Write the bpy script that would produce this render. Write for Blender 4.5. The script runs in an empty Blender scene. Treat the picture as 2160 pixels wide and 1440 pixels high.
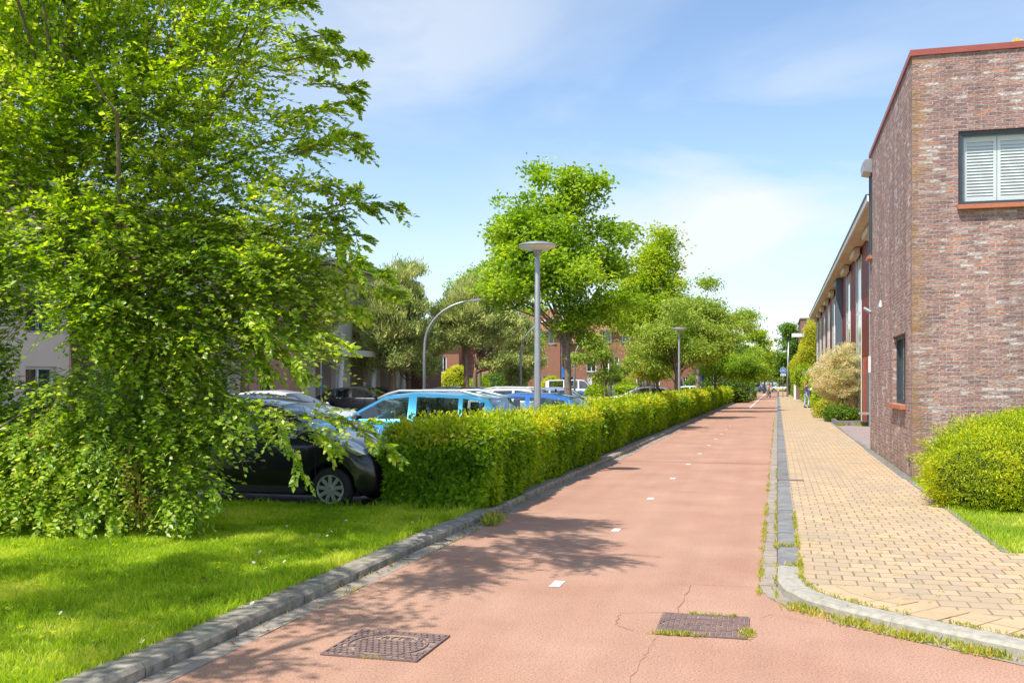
import bpy, math, random
import numpy as np
from mathutils import Vector, Matrix

# ---------------------------------------------------------------- camera, light
SC = bpy.context.scene
COL = SC.collection
H0 = 1.7            # eye height
F = 2100.0          # focal length in photo pixels
HY, CX = 807.0, 1080.0
A = math.atan2(1640 - CX, F)
SA, CA = math.sin(A), math.cos(A)

cam_d = bpy.data.cameras.new('camera')
cam = bpy.data.objects.new('camera', cam_d)
COL.objects.link(cam)
cam.location = (0, 0, H0)
cam.rotation_euler = (math.radians(90), 0, 0)
cam_d.sensor_width = 36
cam_d.lens = 36 * F / 2160
cam_d.shift_y = (HY - 720) / 2160
cam_d.clip_start = 0.1
cam_d.clip_end = 3000
SC.camera = cam

SUNV = Vector((-0.42, -0.44, 1.0)).normalized()      # towards the sun
ELEV = math.asin(SUNV.z)
sd = bpy.data.lights.new('sun', 'SUN')
sd.energy = 3.75
sd.angle = math.radians(0.6)
sd.color = (1.0, 0.95, 0.87)
so = bpy.data.objects.new('sun', sd)
COL.objects.link(so)
so.rotation_euler = SUNV.to_track_quat('Z', 'Y').to_euler()
so.location = (-20, -20, 50)

W = bpy.data.worlds.new('World')
SC.world = W
W.use_nodes = True
wn, wl = W.node_tree.nodes, W.node_tree.links
wn.clear()
out = wn.new('ShaderNodeOutputWorld')
bg = wn.new('ShaderNodeBackground')
sky = wn.new('ShaderNodeTexSky')
sky.sky_type = 'NISHITA'
sky.sun_disc = False
sky.sun_elevation = ELEV
sky.sun_rotation = math.atan2(SUNV.x, SUNV.y)
sky.air_density = 1.0
sky.dust_density = 0.8
sky.ozone_density = 2.2
bg.inputs['Strength'].default_value = 0.133
tc = wn.new('ShaderNodeTexCoord')
mp = wn.new('ShaderNodeMapping')
mp.inputs['Scale'].default_value = (1.3, 1.3, 4.2)
mp.inputs['Rotation'].default_value = (0.0, 0.35, 0.3)
mp.inputs['Location'].default_value = (1.1, 0.4, 0.6)
nz = wn.new('ShaderNodeTexNoise')
nz.inputs['Scale'].default_value = 1.7
nz.inputs['Detail'].default_value = 9
nz.inputs['Roughness'].default_value = 0.52
nz.inputs['Distortion'].default_value = 0.5
rp = wn.new('ShaderNodeValToRGB')
rp.color_ramp.elements[0].position = 0.40
rp.color_ramp.elements[0].color = (0.02, 0.02, 0.02, 1)
rp.color_ramp.elements[1].position = 0.62
rp.color_ramp.elements[1].color = (1, 1, 1, 1)
mx = wn.new('ShaderNodeMixRGB')
mx.inputs['Color2'].default_value = (4.3, 4.55, 4.8, 1)
wl.new(tc.outputs['Generated'], mp.inputs['Vector'])
wl.new(mp.outputs['Vector'], nz.inputs['Vector'])
wl.new(nz.outputs['Fac'], rp.inputs['Fac'])
acc = None
for dx, dy, dz, c0, g_ in ((640, 2100, 290, .978, .62), (250, 2100, 330, .985, .5), (-230, 2100, 800, .985, .28), (-2400, 1500, 900, .90, .8), (2600, 900, 1500, .9, .7)):
    dv_ = Vector((dx, dy, dz)).normalized()
    vm = wn.new('ShaderNodeVectorMath'); vm.operation = 'DOT_PRODUCT'; vm.inputs[1].default_value = dv_
    nv = wn.new('ShaderNodeVectorMath'); nv.operation = 'NORMALIZE'
    wl.new(tc.outputs['Generated'], nv.inputs[0]); wl.new(nv.outputs[0], vm.inputs[0])
    mr_ = wn.new('ShaderNodeMapRange'); mr_.interpolation_type = 'SMOOTHSTEP'
    mr_.inputs['From Min'].default_value = c0; mr_.inputs['From Max'].default_value = 1.0; mr_.inputs['To Max'].default_value = g_
    wl.new(vm.outputs['Value'], mr_.inputs['Value'])
    if acc is None: acc = mr_.outputs[0]
    else:
        ad_ = wn.new('ShaderNodeMath'); ad_.operation = 'ADD'; wl.new(acc, ad_.inputs[0]); wl.new(mr_.outputs[0], ad_.inputs[1]); acc = ad_.outputs[0]
bs_ = wn.new('ShaderNodeMath'); bs_.operation = 'ADD'; bs_.inputs[1].default_value = .27; wl.new(acc, bs_.inputs[0])
ml_ = wn.new('ShaderNodeMath'); ml_.operation = 'MULTIPLY'; ml_.use_clamp = True
wl.new(bs_.outputs[0], ml_.inputs[0]); wl.new(rp.outputs['Color'], ml_.inputs[1])
wl.new(ml_.outputs[0], mx.inputs['Fac'])
wl.new(sky.outputs['Color'], mx.inputs['Color1'])
wl.new(mx.outputs['Color'], bg.inputs['Color'])
wl.new(bg.outputs['Background'], out.inputs['Surface'])

SC.view_settings.view_transform = 'Standard'
SC.view_settings.look = 'None'
SC.view_settings.gamma = 1
SC.view_settings.exposure = 0.72

# ---------------------------------------------------------------- helpers
def RD(s, t, z=0.0):
    """road frame (s to the right of the right kerb, t along the road) to world"""
    return Vector((s * CA + t * SA, -s * SA + t * CA, z))

def P(px, py, Y):
    return Vector(((px - CX) * Y / F, Y, H0 - (py - HY) * Y / F))

def tag(o, label=None, cat=None, group=None, kind=None):
    if label: o['label'] = label
    if cat: o['category'] = cat
    if group: o['group'] = group
    if kind: o['kind'] = kind
    return o

def thing(name, label, cat, loc=(0, 0, 0), rz=0.0, group=None):
    o = bpy.data.objects.new(name, None)
    o.empty_display_size = 0.2
    COL.objects.link(o)
    o.location = loc
    o.rotation_euler = (0, 0, rz)
    return tag(o, label, cat, group)

def kids(o):
    return [c for c in bpy.data.objects if c.parent == o]

def copy_tree(o, loc, rz, label=None, group=None, scale=None):
    def rec(a, par):
        c = a.copy(); COL.objects.link(c)
        if par is not None: c.parent = par
        for ch in KID.get(a.name, []): rec(ch, c)
        return c
    KID = {}
    for q in bpy.data.objects:
        if q.parent: KID.setdefault(q.parent.name, []).append(q)
    r = rec(o, None)
    r.location = loc; r.rotation_euler = (0, 0, rz)
    if scale: r.scale = scale
    if label: r['label'] = label
    if group: r['group'] = group
    return r

class MB:
    def __init__(s):
        s.v = []; s.f = []
    def add(s, vs, fs):
        n = len(s.v)
        s.v += [tuple(v) for v in vs]
        s.f += [tuple(i + n for i in f) for f in fs]
        return s
    def box(s, x0, x1, y0, y1, z0, z1):
        vs = [(x0, y0, z0), (x1, y0, z0), (x1, y1, z0), (x0, y1, z0), (x0, y0, z1), (x1, y0, z1), (x1, y1, z1), (x0, y1, z1)]
        return s.add(vs, [(0, 3, 2, 1), (4, 5, 6, 7), (0, 1, 5, 4), (1, 2, 6, 5), (2, 3, 7, 6), (3, 0, 4, 7)])
    def obox(s, c, sx, sy, sz, M=None):
        vs = []
        for dz in (-.5, .5):
            for dx, dy in ((-.5, -.5), (.5, -.5), (.5, .5), (-.5, .5)):
                p = Vector((dx * sx, dy * sy, dz * sz))
                if M: p = M @ p
                vs.append(p + Vector(c))
        return s.add(vs, [(0, 3, 2, 1), (4, 5, 6, 7), (0, 1, 5, 4), (1, 2, 6, 5), (2, 3, 7, 6), (3, 0, 4, 7)])
    def tube(s, pts, rad, n=8, cap=True):
        pts = [Vector(p) for p in pts]
        if not hasattr(rad, '__len__'): rad = [rad] * len(pts)
        vs = []; fs = []
        ref = Vector((0, 0, 1))
        d0 = (pts[-1] - pts[0]).normalized()
        if abs(d0.z) > 0.9: ref = Vector((1, 0, 0))
        for i, p in enumerate(pts):
            d = (pts[min(i + 1, len(pts) - 1)] - pts[max(i - 1, 0)]).normalized()
            a = d.cross(ref)
            if a.length < 1e-5: a = d.cross(Vector((0, 1, 0)))
            a.normalize(); b = d.cross(a)
            for k in range(n):
                q = 2 * math.pi * k / n
                vs.append(p + (a * math.cos(q) + b * math.sin(q)) * rad[i])
        for i in range(len(pts) - 1):
            for k in range(n):
                k2 = (k + 1) % n
                fs.append((i * n + k, i * n + k2, (i + 1) * n + k2, (i + 1) * n + k))
        if cap:
            fs.append(tuple(range(n - 1, -1, -1)))
            fs.append(tuple((len(pts) - 1) * n + k for k in range(n)))
        return s.add(vs, fs)
    def lathe(s, prof, n=24, c=(0, 0, 0), axis='z'):
        vs = []; fs = []
        for r, z in prof:
            for k in range(n):
                q = 2 * math.pi * k / n
                if axis == 'z': p = (c[0] + r * math.cos(q), c[1] + r * math.sin(q), c[2] + z)
                else: p = (c[0] + r * math.cos(q), c[1] + z, c[2] + r * math.sin(q))
                vs.append(p)
        for i in range(len(prof) - 1):
            for k in range(n):
                k2 = (k + 1) % n
                fs.append((i * n + k, i * n + k2, (i + 1) * n + k2, (i + 1) * n + k))
        return s.add(vs, fs)
    def prism(s, poly, z0, z1):
        """extrude an xy polygon"""
        n = len(poly)
        vs = [(x, y, z0) for x, y in poly] + [(x, y, z1) for x, y in poly]
        fs = [tuple(range(n - 1, -1, -1)), tuple(range(n, 2 * n))]
        for k in range(n):
            k2 = (k + 1) % n
            fs.append((k, k2, n + k2, n + k))
        return s.add(vs, fs)
    def wall(s, o, u, w, h, holes=(), d=0.12, n=None):
        """rectangular wall in the plane origin o, direction u (unit xy), width w, height h; holes (u0,u1,z0,z1); reveal depth d inward (-n)"""
        o = Vector(o); u = Vector(u)
        if n is None: n = Vector((u.y, -u.x, 0))
        us = sorted(set([0, w] + [q for hh in holes for q in hh[:2]]))
        zs = sorted(set([0, h] + [q for hh in holes for q in hh[2:4]]))
        def pt(a, z, k=0): return o + u * a + Vector((0, 0, z)) - n * k
        for i in range(len(us) - 1):
            for j in range(len(zs) - 1):
                cu, cz = (us[i] + us[i + 1]) / 2, (zs[j] + zs[j + 1]) / 2
                if any(hh[0] < cu < hh[1] and hh[2] < cz < hh[3] for hh in holes): continue
                s.add([pt(us[i], zs[j]), pt(us[i + 1], zs[j]), pt(us[i + 1], zs[j + 1]), pt(us[i], zs[j + 1])], [(0, 1, 2, 3)])
        for a, b, z0, z1 in [hh[:4] for hh in holes]:
            for q in ((pt(a, z0), pt(a, z0, d), pt(a, z1, d), pt(a, z1)), (pt(b, z0, d), pt(b, z0), pt(b, z1), pt(b, z1, d)),
                      (pt(a, z0), pt(b, z0), pt(b, z0, d), pt(a, z0, d)), (pt(a, z1, d), pt(b, z1, d), pt(b, z1), pt(a, z1))):
                s.add(q, [(0, 1, 2, 3)])
        return s
    def build(s, name, mat, parent=None, smooth=False, loc=None, rz=None, sharp=None):
        m = bpy.data.meshes.new(name)
        m.from_pydata(s.v, [], s.f)
        m.update()
        # metric box-projected uv
        nl = len(m.loops)
        if nl:
            uv = m.uv_layers.new(name='UVMap')
            co = np.empty(len(m.vertices) * 3, 'f'); m.vertices.foreach_get('co', co); co = co.reshape(-1, 3)
            li = np.empty(nl, 'i'); m.loops.foreach_get('vertex_index', li)
            pn = np.empty(len(m.polygons) * 3, 'f'); m.polygons.foreach_get('normal', pn); pn = pn.reshape(-1, 3)
            lt = np.empty(len(m.polygons), 'i'); m.polygons.foreach_get('loop_total', lt)
            ln = np.repeat(pn, lt, axis=0)
            c = co[li]
            ax = np.abs(ln).argmax(1)
            u = np.where(ax == 0, c[:, 1], c[:, 0])
            v = np.where(ax == 2, c[:, 1], c[:, 2])
            uv.data.foreach_set('uv', np.stack([u, v], 1).astype('f').ravel())
        if smooth:
            m.polygons.foreach_set('use_smooth', [True] * len(m.polygons))
            if sharp is not None:
                try: m.set_sharp_from_angle(angle=math.radians(sharp))
                except Exception: pass
        if mat: m.materials.append(mat)
        o = bpy.data.objects.new(name, m)
        COL.objects.link(o)
        if parent: o.parent = parent
        if loc is not None: o.location = loc
        if rz is not None: o.rotation_euler = (0, 0, rz)
        return o

def fastmesh(name, verts, faces, mat, parent=None, smooth=False):
    """verts Nx3, faces Mx3 or Mx4 numpy"""
    m = bpy.data.meshes.new(name)
    k = faces.shape[1]
    m.vertices.add(len(verts)); m.vertices.foreach_set('co', verts.astype('f').ravel())
    m.loops.add(faces.size); m.loops.foreach_set('vertex_index', faces.astype('i').ravel())
    m.polygons.add(len(faces))
    m.polygons.foreach_set('loop_start', np.arange(0, faces.size, k, dtype='i'))
    m.polygons.foreach_set('loop_total', np.full(len(faces), k, dtype='i'))
    if smooth: m.polygons.foreach_set('use_smooth', np.ones(len(faces), dtype=bool))
    m.update(calc_edges=True)
    m.materials.append(mat)
    o = bpy.data.objects.new(name, m); COL.objects.link(o)
    if parent: o.parent = parent
    return o

def norm(a):
    return a / np.maximum(np.linalg.norm(a, axis=1, keepdims=True), 1e-9)

def leaves(name, C, U, N, L, mat, parent, wr=0.55, fold=0.18, rng=None):
    """one folded diamond-shaped blade per leaf; C base points, U axis, N normal, L length"""
    U = norm(U)
    S = norm(np.cross(U, N)); N = norm(np.cross(S, U))
    L = L[:, None]
    n = len(C)
    v = np.empty((n, 4, 3))
    v[:, 0] = C
    v[:, 1] = C + U * L * .42 + S * L * wr * .5 + N * L * fold
    v[:, 2] = C + U * L
    v[:, 3] = C + U * L * .42 - S * L * wr * .5 + N * L * fold
    i = np.arange(n)[:, None] * 4
    f = np.concatenate([i + np.array([[0, 1, 2]]), i + np.array([[0, 2, 3]])], 0)
    return fastmesh(name, v.reshape(-1, 3), f, mat, parent)

def wob(p, seed, f=1.0):
    """cheap smooth noise in -1..1 for Nx3 points"""
    r = np.random.RandomState(seed)
    o = np.zeros(len(p))
    for k in range(5):
        d = r.normal(size=3) * f * (1 + k * .7)
        o += np.sin(p @ d + r.rand() * 6.28) / (1 + k * .5)
    return o / 2.6

# ---------------------------------------------------------------- materials
def newmat(name):
    m = bpy.data.materials.new(name); m.use_nodes = True
    n, l = m.node_tree.nodes, m.node_tree.links
    b = n.get('Principled BSDF')
    return m, n, l, b

def c4(c): return (c[0], c[1], c[2], 1)

def pbr(name, col, rough=.6, col2=None, vs=3.0, bump=0, bs=60, metal=0, coat=0, spec=.5, lo=.35, hi=.65, detail=6, island=0, coord='Object'):
    m, n, l, b = newmat(name)
    b.inputs['Roughness'].default_value = rough
    b.inputs['Metallic'].default_value = metal
    b.inputs['Specular IOR Level'].default_value = spec
    b.inputs['Coat Weight'].default_value = coat
    b.inputs['Coat Roughness'].default_value = .04
    b.inputs['Base Color'].default_value = c4(col)
    t = n.new('ShaderNodeTexCoord')
    src = None
    if col2 is not None:
        z = n.new('ShaderNodeTexNoise'); z.inputs['Scale'].default_value = vs; z.inputs['Detail'].default_value = detail
        z.inputs['Roughness'].default_value = .62
        r = n.new('ShaderNodeValToRGB')
        r.color_ramp.elements[0].position = lo; r.color_ramp.elements[1].position = hi
        r.color_ramp.elements[0].color = c4(col); r.color_ramp.elements[1].color = c4(col2)
        l.new(t.outputs[coord], z.inputs['Vector']); l.new(z.outputs['Fac'], r.inputs['Fac'])
        src = r.outputs['Color']
    if island:
        g = n.new('ShaderNodeNewGeometry'); mr = n.new('ShaderNodeMapRange')
        mr.inputs['To Min'].default_value = 1 - island; mr.inputs['To Max'].default_value = 1 + island
        l.new(g.outputs['Random Per Island'], mr.inputs['Value'])
        hs = n.new('ShaderNodeHueSaturation')
        l.new(mr.outputs['Result'], hs.inputs['Value'])
        if src: l.new(src, hs.inputs['Color'])
        else: hs.inputs['Color'].default_value = c4(col)
        src = hs.outputs['Color']
    if src: l.new(src, b.inputs['Base Color'])
    if bump:
        z2 = n.new('ShaderNodeTexNoise'); z2.inputs['Scale'].default_value = bs; z2.inputs['Detail'].default_value = 5
        bp = n.new('ShaderNodeBump'); bp.inputs['Strength'].default_value = bump; bp.inputs['Distance'].default_value = .01
        l.new(t.outputs[coord], z2.inputs['Vector']); l.new(z2.outputs['Fac'], bp.inputs['Height'])
        l.new(bp.outputs['Normal'], b.inputs['Normal'])
    return m

LG = (2.05, 1.62, 1.5)
def leafmat(name, cols, trans=.5, rough=.42, vs=1.2, clump=.35, spec=.35):
    """cols: list of base colours picked per leaf; slow noise shifts the pick so clumps differ"""
    cols = [(min(.8, c[0] * LG[0]), min(.8, c[1] * LG[1]), min(.8, c[2] * LG[2])) for c in cols]
    m, n, l, b = newmat(name)
    o = n.get('Material Output')
    g = n.new('ShaderNodeNewGeometry')
    t = n.new('ShaderNodeTexCoord')
    z = n.new('ShaderNodeTexNoise'); z.inputs['Scale'].default_value = vs; z.inputs['Detail'].default_value = 3
    l.new(t.outputs['Object'], z.inputs['Vector'])
    mr = n.new('ShaderNodeMapRange'); mr.inputs['From Min'].default_value = .3; mr.inputs['From Max'].default_value = .7
    l.new(z.outputs['Fac'], mr.inputs['Value'])
    mxx = n.new('ShaderNodeMix'); mxx.data_type = 'FLOAT'; mxx.inputs[0].default_value = clump
    l.new(g.outputs['Random Per Island'], mxx.inputs[2]); l.new(mr.outputs['Result'], mxx.inputs[3])
    r = n.new('ShaderNodeValToRGB')
    els = r.color_ramp.elements
    while len(els) < len(cols): els.new(.5)
    for i, c in enumerate(cols):
        els[i].position = .12 + .76 * i / max(1, len(cols) - 1); els[i].color = c4(c)
    l.new(mxx.outputs[0], r.inputs['Fac'])
    l.new(r.outputs['Color'], b.inputs['Base Color'])
    b.inputs['Roughness'].default_value = rough
    b.inputs['Specular IOR Level'].default_value = spec
    tr = n.new('ShaderNodeBsdfTranslucent')
    hs = n.new('ShaderNodeHueSaturation'); hs.inputs['Hue'].default_value = .485; hs.inputs['Saturation'].default_value = 1.1; hs.inputs['Value'].default_value = 1.7
    l.new(r.outputs['Color'], hs.inputs['Color']); l.new(hs.outputs['Color'], tr.inputs['Color'])
    ms = n.new('ShaderNodeMixShader'); ms.inputs[0].default_value = trans
    l.new(b.outputs[0], ms.inputs[1]); l.new(tr.outputs[0], ms.inputs[2]); l.new(ms.outputs[0], o.inputs['Surface'])
    return m

def brickmat(name, cols, mortar, bw=.21, bh=.062, ms=.011, rough=.85, bump=.6, noise_b=.5, offset=.5, stain=None, pale=None, vs=1.0, mossy=None, ms_smooth=.1):
    m, n, l, b = newmat(name)
    t = n.new('ShaderNodeTexCoord')
    # two brick textures with different random picks give four brick shades
    def brick(c1, c2, off=(0, 0, 0)):
        k = n.new('ShaderNodeTexBrick')
        k.inputs['Scale'].default_value = 1
        k.inputs['Brick Width'].default_value = bw; k.inputs['Row Height'].default_value = bh
        k.inputs['Mortar Size'].default_value = ms; k.inputs['Mortar Smooth'].default_value = ms_smooth
        k.inputs['Color1'].default_value = c4(c1); k.inputs['Color2'].default_value = c4(c2); k.inputs['Mortar'].default_value = c4(mortar)
        k.offset = offset
        l.new(t.outputs['UV'], k.inputs['Vector'])
        return k
    k1 = brick(cols[0], cols[1])
    k1.inputs['Bias'].default_value = 0
    col = k1.outputs['Color']
    # per brick cell id -> third colour
    if len(cols) > 2:
        sx = n.new('ShaderNodeSeparateXYZ'); l.new(t.outputs['UV'], sx.inputs[0])
        def mth(op, a, bb=None):
            q = n.new('ShaderNodeMath'); q.operation = op
            for i, v in enumerate((a, bb)):
                if v is None: continue
                if isinstance(v, (int, float)): q.inputs[i].default_value = v
                else: l.new(v, q.inputs[i])
            return q.outputs[0]
        row = mth('FLOOR', mth('DIVIDE', sx.outputs['Y'], bh))
        par = mth('MODULO', mth('ABSOLUTE', row), 2)
        xx = mth('ADD', sx.outputs['X'], mth('MULTIPLY', mth('SUBTRACT', 1.0, par) if False else par, 0.0))
        offx = mth('MULTIPLY', mth('COMPARE', par, 0) if False else mth('SUBTRACT', 1.0, par), bw * offset)
        colx = mth('FLOOR', mth('DIVIDE', mth('ADD', sx.outputs['X'], offx), bw))
        cb = n.new('ShaderNodeCombineXYZ'); l.new(colx, cb.inputs[0]); l.new(row, cb.inputs[1])
        wnz = n.new('ShaderNodeTexWhiteNoise'); wnz.noise_dimensions = '2D'; l.new(cb.outputs[0], wnz.inputs['Vector'])
        k2 = brick(cols[2], cols[-1])
        zb = n.new('ShaderNodeTexNoise'); zb.inputs['Scale'].default_value = vs; zb.inputs['Detail'].default_value = 2
        l.new(t.outputs['Object'], zb.inputs['Vector'])
        s1 = mth('GREATER_THAN', mth('ADD', mth('MULTIPLY', wnz.outputs['Value'], .55), mth('MULTIPLY', zb.outputs['Fac'], .9)), .78)
        mm = n.new('ShaderNodeMixRGB'); l.new(s1, mm.inputs['Fac']); l.new(col, mm.inputs['Color1']); l.new(k2.outputs['Color'], mm.inputs['Color2'])
        col = mm.outputs['Color']
        if pale:
            s2 = mth('GREATER_THAN', mth('ADD', mth('MULTIPLY', wnz.outputs['Value'], .5), mth('MULTIPLY', zb.outputs['Fac'], 1.0)), 0.99)
            k3 = brick(pale, pale)
            m3 = n.new('ShaderNodeMixRGB'); l.new(s2, m3.inputs['Fac']); l.new(col, m3.inputs['Color1']); l.new(k3.outputs['Color'], m3.inputs['Color2'])
            col = m3.outputs['Color']
    # grime within bricks
    z = n.new('ShaderNodeTexNoise'); z.inputs['Scale'].default_value = 22; z.inputs['Detail'].default_value = 6; z.inputs['Roughness'].default_value = .7
    l.new(t.outputs['Object'], z.inputs['Vector'])
    mr = n.new('ShaderNodeMapRange'); mr.inputs['From Min'].default_value = .3; mr.inputs['From Max'].default_value = .7
    mr.inputs['To Min'].default_value = 1 - .35 * noise_b; mr.inputs['To Max'].default_value = 1 + .3 * noise_b
    l.new(z.outputs['Fac'], mr.inputs['Value'])
    hs = n.new('ShaderNodeHueSaturation'); l.new(col, hs.inputs['Color']); l.new(mr.outputs['Result'], hs.inputs['Value'])
    col = hs.outputs['Color']
    if stain:
        z3 = n.new('ShaderNodeTexNoise'); z3.inputs['Scale'].default_value = .7; z3.inputs['Detail'].default_value = 5
        l.new(t.outputs['Object'], z3.inputs['Vector'])
        r3 = n.new('ShaderNodeValToRGB'); r3.color_ramp.elements[0].position = .48; r3.color_ramp.elements[1].position = .72
        r3.color_ramp.elements[0].color = (0, 0, 0, 1); r3.color_ramp.elements[1].color = (.6, .6, .6, 1)
        l.new(z3.outputs['Fac'], r3.inputs['Fac'])
        m4 = n.new('ShaderNodeMixRGB'); l.new(r3.outputs['Color'], m4.inputs['Fac']); l.new(col, m4.inputs['Color1']); m4.inputs['Color2'].default_value = c4(stain)
        col = m4.outputs['Color']
    if mossy:
        # olive and rust coloured growth along the exposed corner and foot, plus run-off streaks
        so3 = n.new('ShaderNodeSeparateXYZ'); l.new(t.outputs['Object'], so3.inputs[0])
        cbx = n.new('ShaderNodeCombineXYZ'); l.new(so3.outputs['X'], cbx.inputs[0]); l.new(so3.outputs['Y'], cbx.inputs[1])
        ln_ = n.new('ShaderNodeVectorMath'); ln_.operation = 'LENGTH'; l.new(cbx.outputs[0], ln_.inputs[0])
        m5 = n.new('ShaderNodeMapRange'); m5.inputs['From Min'].default_value = .05; m5.inputs['From Max'].default_value = .32; m5.inputs['To Min'].default_value = 1.0; m5.inputs['To Max'].default_value = 0
        l.new(ln_.outputs['Value'], m5.inputs['Value'])
        m6 = n.new('ShaderNodeMapRange'); m6.inputs['From Min'].default_value = .0; m6.inputs['From Max'].default_value = .7; m6.inputs['To Min'].default_value = .7; m6.inputs['To Max'].default_value = 0
        l.new(so3.outputs['Z'], m6.inputs['Value'])
        mxm = n.new('ShaderNodeMath'); mxm.operation = 'MAXIMUM'; l.new(m5.outputs[0], mxm.inputs[0]); l.new(m6.outputs[0], mxm.inputs[1])
        z5 = n.new('ShaderNodeTexNoise'); z5.inputs['Scale'].default_value = 3.2; z5.inputs['Detail'].default_value = 5; l.new(t.outputs['Object'], z5.inputs['Vector'])
        m7 = n.new('ShaderNodeMapRange'); m7.inputs['From Min'].default_value = .38; m7.inputs['From Max'].default_value = .62; m7.inputs['To Max'].default_value = .75; l.new(z5.outputs['Fac'], m7.inputs['Value'])
        mm7 = n.new('ShaderNodeMath'); mm7.operation = 'MULTIPLY'; l.new(mxm.outputs[0], mm7.inputs[0]); l.new(m7.outputs[0], mm7.inputs[1])
        m8 = n.new('ShaderNodeMixRGB'); l.new(mm7.outputs[0], m8.inputs['Fac']); l.new(col, m8.inputs['Color1']); m8.inputs['Color2'].default_value = c4(mossy)
        mps = n.new('ShaderNodeMapping'); mps.inputs['Scale'].default_value = (2.6, 2.6, .16); l.new(t.outputs['Object'], mps.inputs['Vector'])
        z6 = n.new('ShaderNodeTexNoise'); z6.inputs['Scale'].default_value = 1; z6.inputs['Detail'].default_value = 6; l.new(mps.outputs[0], z6.inputs['Vector'])
        m9 = n.new('ShaderNodeMapRange'); m9.inputs['From Min'].default_value = .35; m9.inputs['From Max'].default_value = .65; m9.inputs['To Min'].default_value = .80; m9.inputs['To Max'].default_value = 1.12; l.new(z6.outputs['Fac'], m9.inputs['Value'])
        h9 = n.new('ShaderNodeHueSaturation'); l.new(m8.outputs[0], h9.inputs['Color']); l.new(m9.outputs[0], h9.inputs['Value'])
        col = h9.outputs['Color']
    l.new(col, b.inputs['Base Color'])
    b.inputs['Roughness'].default_value = rough
    b.inputs['Specular IOR Level'].default_value = .2
    zb2 = n.new('ShaderNodeTexNoise'); zb2.inputs['Scale'].default_value = 26; zb2.inputs['Detail'].default_value = 6; zb2.inputs['Distortion'].default_value = .8
    mpv = n.new('ShaderNodeMapping'); mpv.inputs['Scale'].default_value = (.8, 1.2, 1); l.new(t.outputs['UV'], mpv.inputs['Vector'])
    l.new(mpv.outputs['Vector'], zb2.inputs['Vector'])
    ad = n.new('ShaderNodeMath'); ad.operation = 'MULTIPLY_ADD'
    l.new(zb2.outputs['Fac'], ad.inputs[0]); ad.inputs[1].default_value = noise_b
    inv = n.new('ShaderNodeMath'); inv.operation = 'SUBTRACT'; inv.inputs[0].default_value = 1; l.new(k1.outputs['Fac'], inv.inputs[1])
    l.new(inv.outputs[0], ad.inputs[2])
    bp = n.new('ShaderNodeBump'); bp.inputs['Strength'].default_value = bump; bp.inputs['Distance'].default_value = .012
    l.new(ad.outputs[0], bp.inputs['Height']); l.new(bp.outputs['Normal'], b.inputs['Normal'])
    return m

def glassmat(name, tint=(.02, .03, .035), rough=.03):
    m, n, l, b = newmat(name)
    b.inputs['Base Color'].default_value = c4(tint)
    b.inputs['Roughness'].default_value = rough
    b.inputs['Specular IOR Level'].default_value = .9
    b.inputs['Coat Weight'].default_value = .6
    b.inputs['Coat Roughness'].default_value = .02
    return m

def clearglass(name, tint=(.75, .85, .88), refl=.25):
    m, n, l, b = newmat(name)
    o = n.get('Material Output')
    n.remove(b)
    tr = n.new('ShaderNodeBsdfTransparent'); tr.inputs['Color'].default_value = c4(tint)
    gl = n.new('ShaderNodeBsdfGlossy'); gl.inputs['Roughness'].default_value = .03
    lw = n.new('ShaderNodeLayerWeight'); lw.inputs['Blend'].default_value = .5
    pw_ = n.new('ShaderNodeMath'); pw_.operation = 'POWER'; pw_.inputs[1].default_value = 4; l.new(lw.outputs['Facing'], pw_.inputs[0])
    mr = n.new('ShaderNodeMapRange'); mr.inputs['To Min'].default_value = refl; mr.inputs['To Max'].default_value = .95
    l.new(pw_.outputs[0], mr.inputs['Value'])
    ms = n.new('ShaderNodeMixShader'); l.new(mr.outputs['Result'], ms.inputs[0]); l.new(tr.outputs[0], ms.inputs[1]); l.new(gl.outputs[0], ms.inputs[2])
    l.new(ms.outputs[0], o.inputs['Surface'])
    return m

M = {}
M['grass_soil'] = pbr('lawn ground', (.08, .13, .02), .9, (.16, .23, .03), 2.5, .5, 80)
M['blade'] = leafmat('grass blades', [(.065, .145, .012), (.13, .255, .016), (.215, .35, .03), (.34, .42, .09)], .5, .5, 1.1, .55, .2)
M['weed'] = leafmat('weeds', [(.13, .22, .03), (.22, .31, .05), (.36, .36, .11)], .4, .5, 3, .3, .2)
M['carpark'] = brickmat('car park paving', [(.20, .17, .16), (.15, .14, .14)], (.09, .085, .08), .21, .105, .008, .85, .3)
M['far_ground'] = pbr('far ground', (.16, .17, .12), .95, (.10, .13, .05), .08)
M['yellow_pave'] = brickmat('yellow pavement bricks', [(.54, .395, .245), (.46, .335, .21), (.49, .355, .22), (.40, .31, .215)], (.20, .15, .09), .208, .205, .008, .9, .35, .25, .5, (.36, .285, .205), vs=.8)
M['pink_pave'] = brickmat('grey pink paving', [(.36, .29, .27), (.30, .25, .24)], (.16, .13, .11), .3, .3, .01, .9, .3)
M['concrete'] = pbr('kerb concrete', (.17, .15, .12), .9, (.40, .355, .28), 9, .5, 120, island=.12)
M['bluestone'] = pbr('grey kerb stone', (.15, .15, .15), .85, (.235, .23, .22), 6, .4, 90, island=.14)
M['pale_concrete'] = pbr('pale kerb concrete', (.30, .28, .23), .9, (.43, .395, .33), 14, .5, 140, island=.06)
M['gutter'] = pbr('gutter tile', (.27, .225, .185), .9, (.36, .30, .25), 9, .4, 100, island=.1)
M['soil'] = pbr('soil', (.10, .07, .045), 1, (.17, .12, .08), 12, 1, 60)
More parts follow.
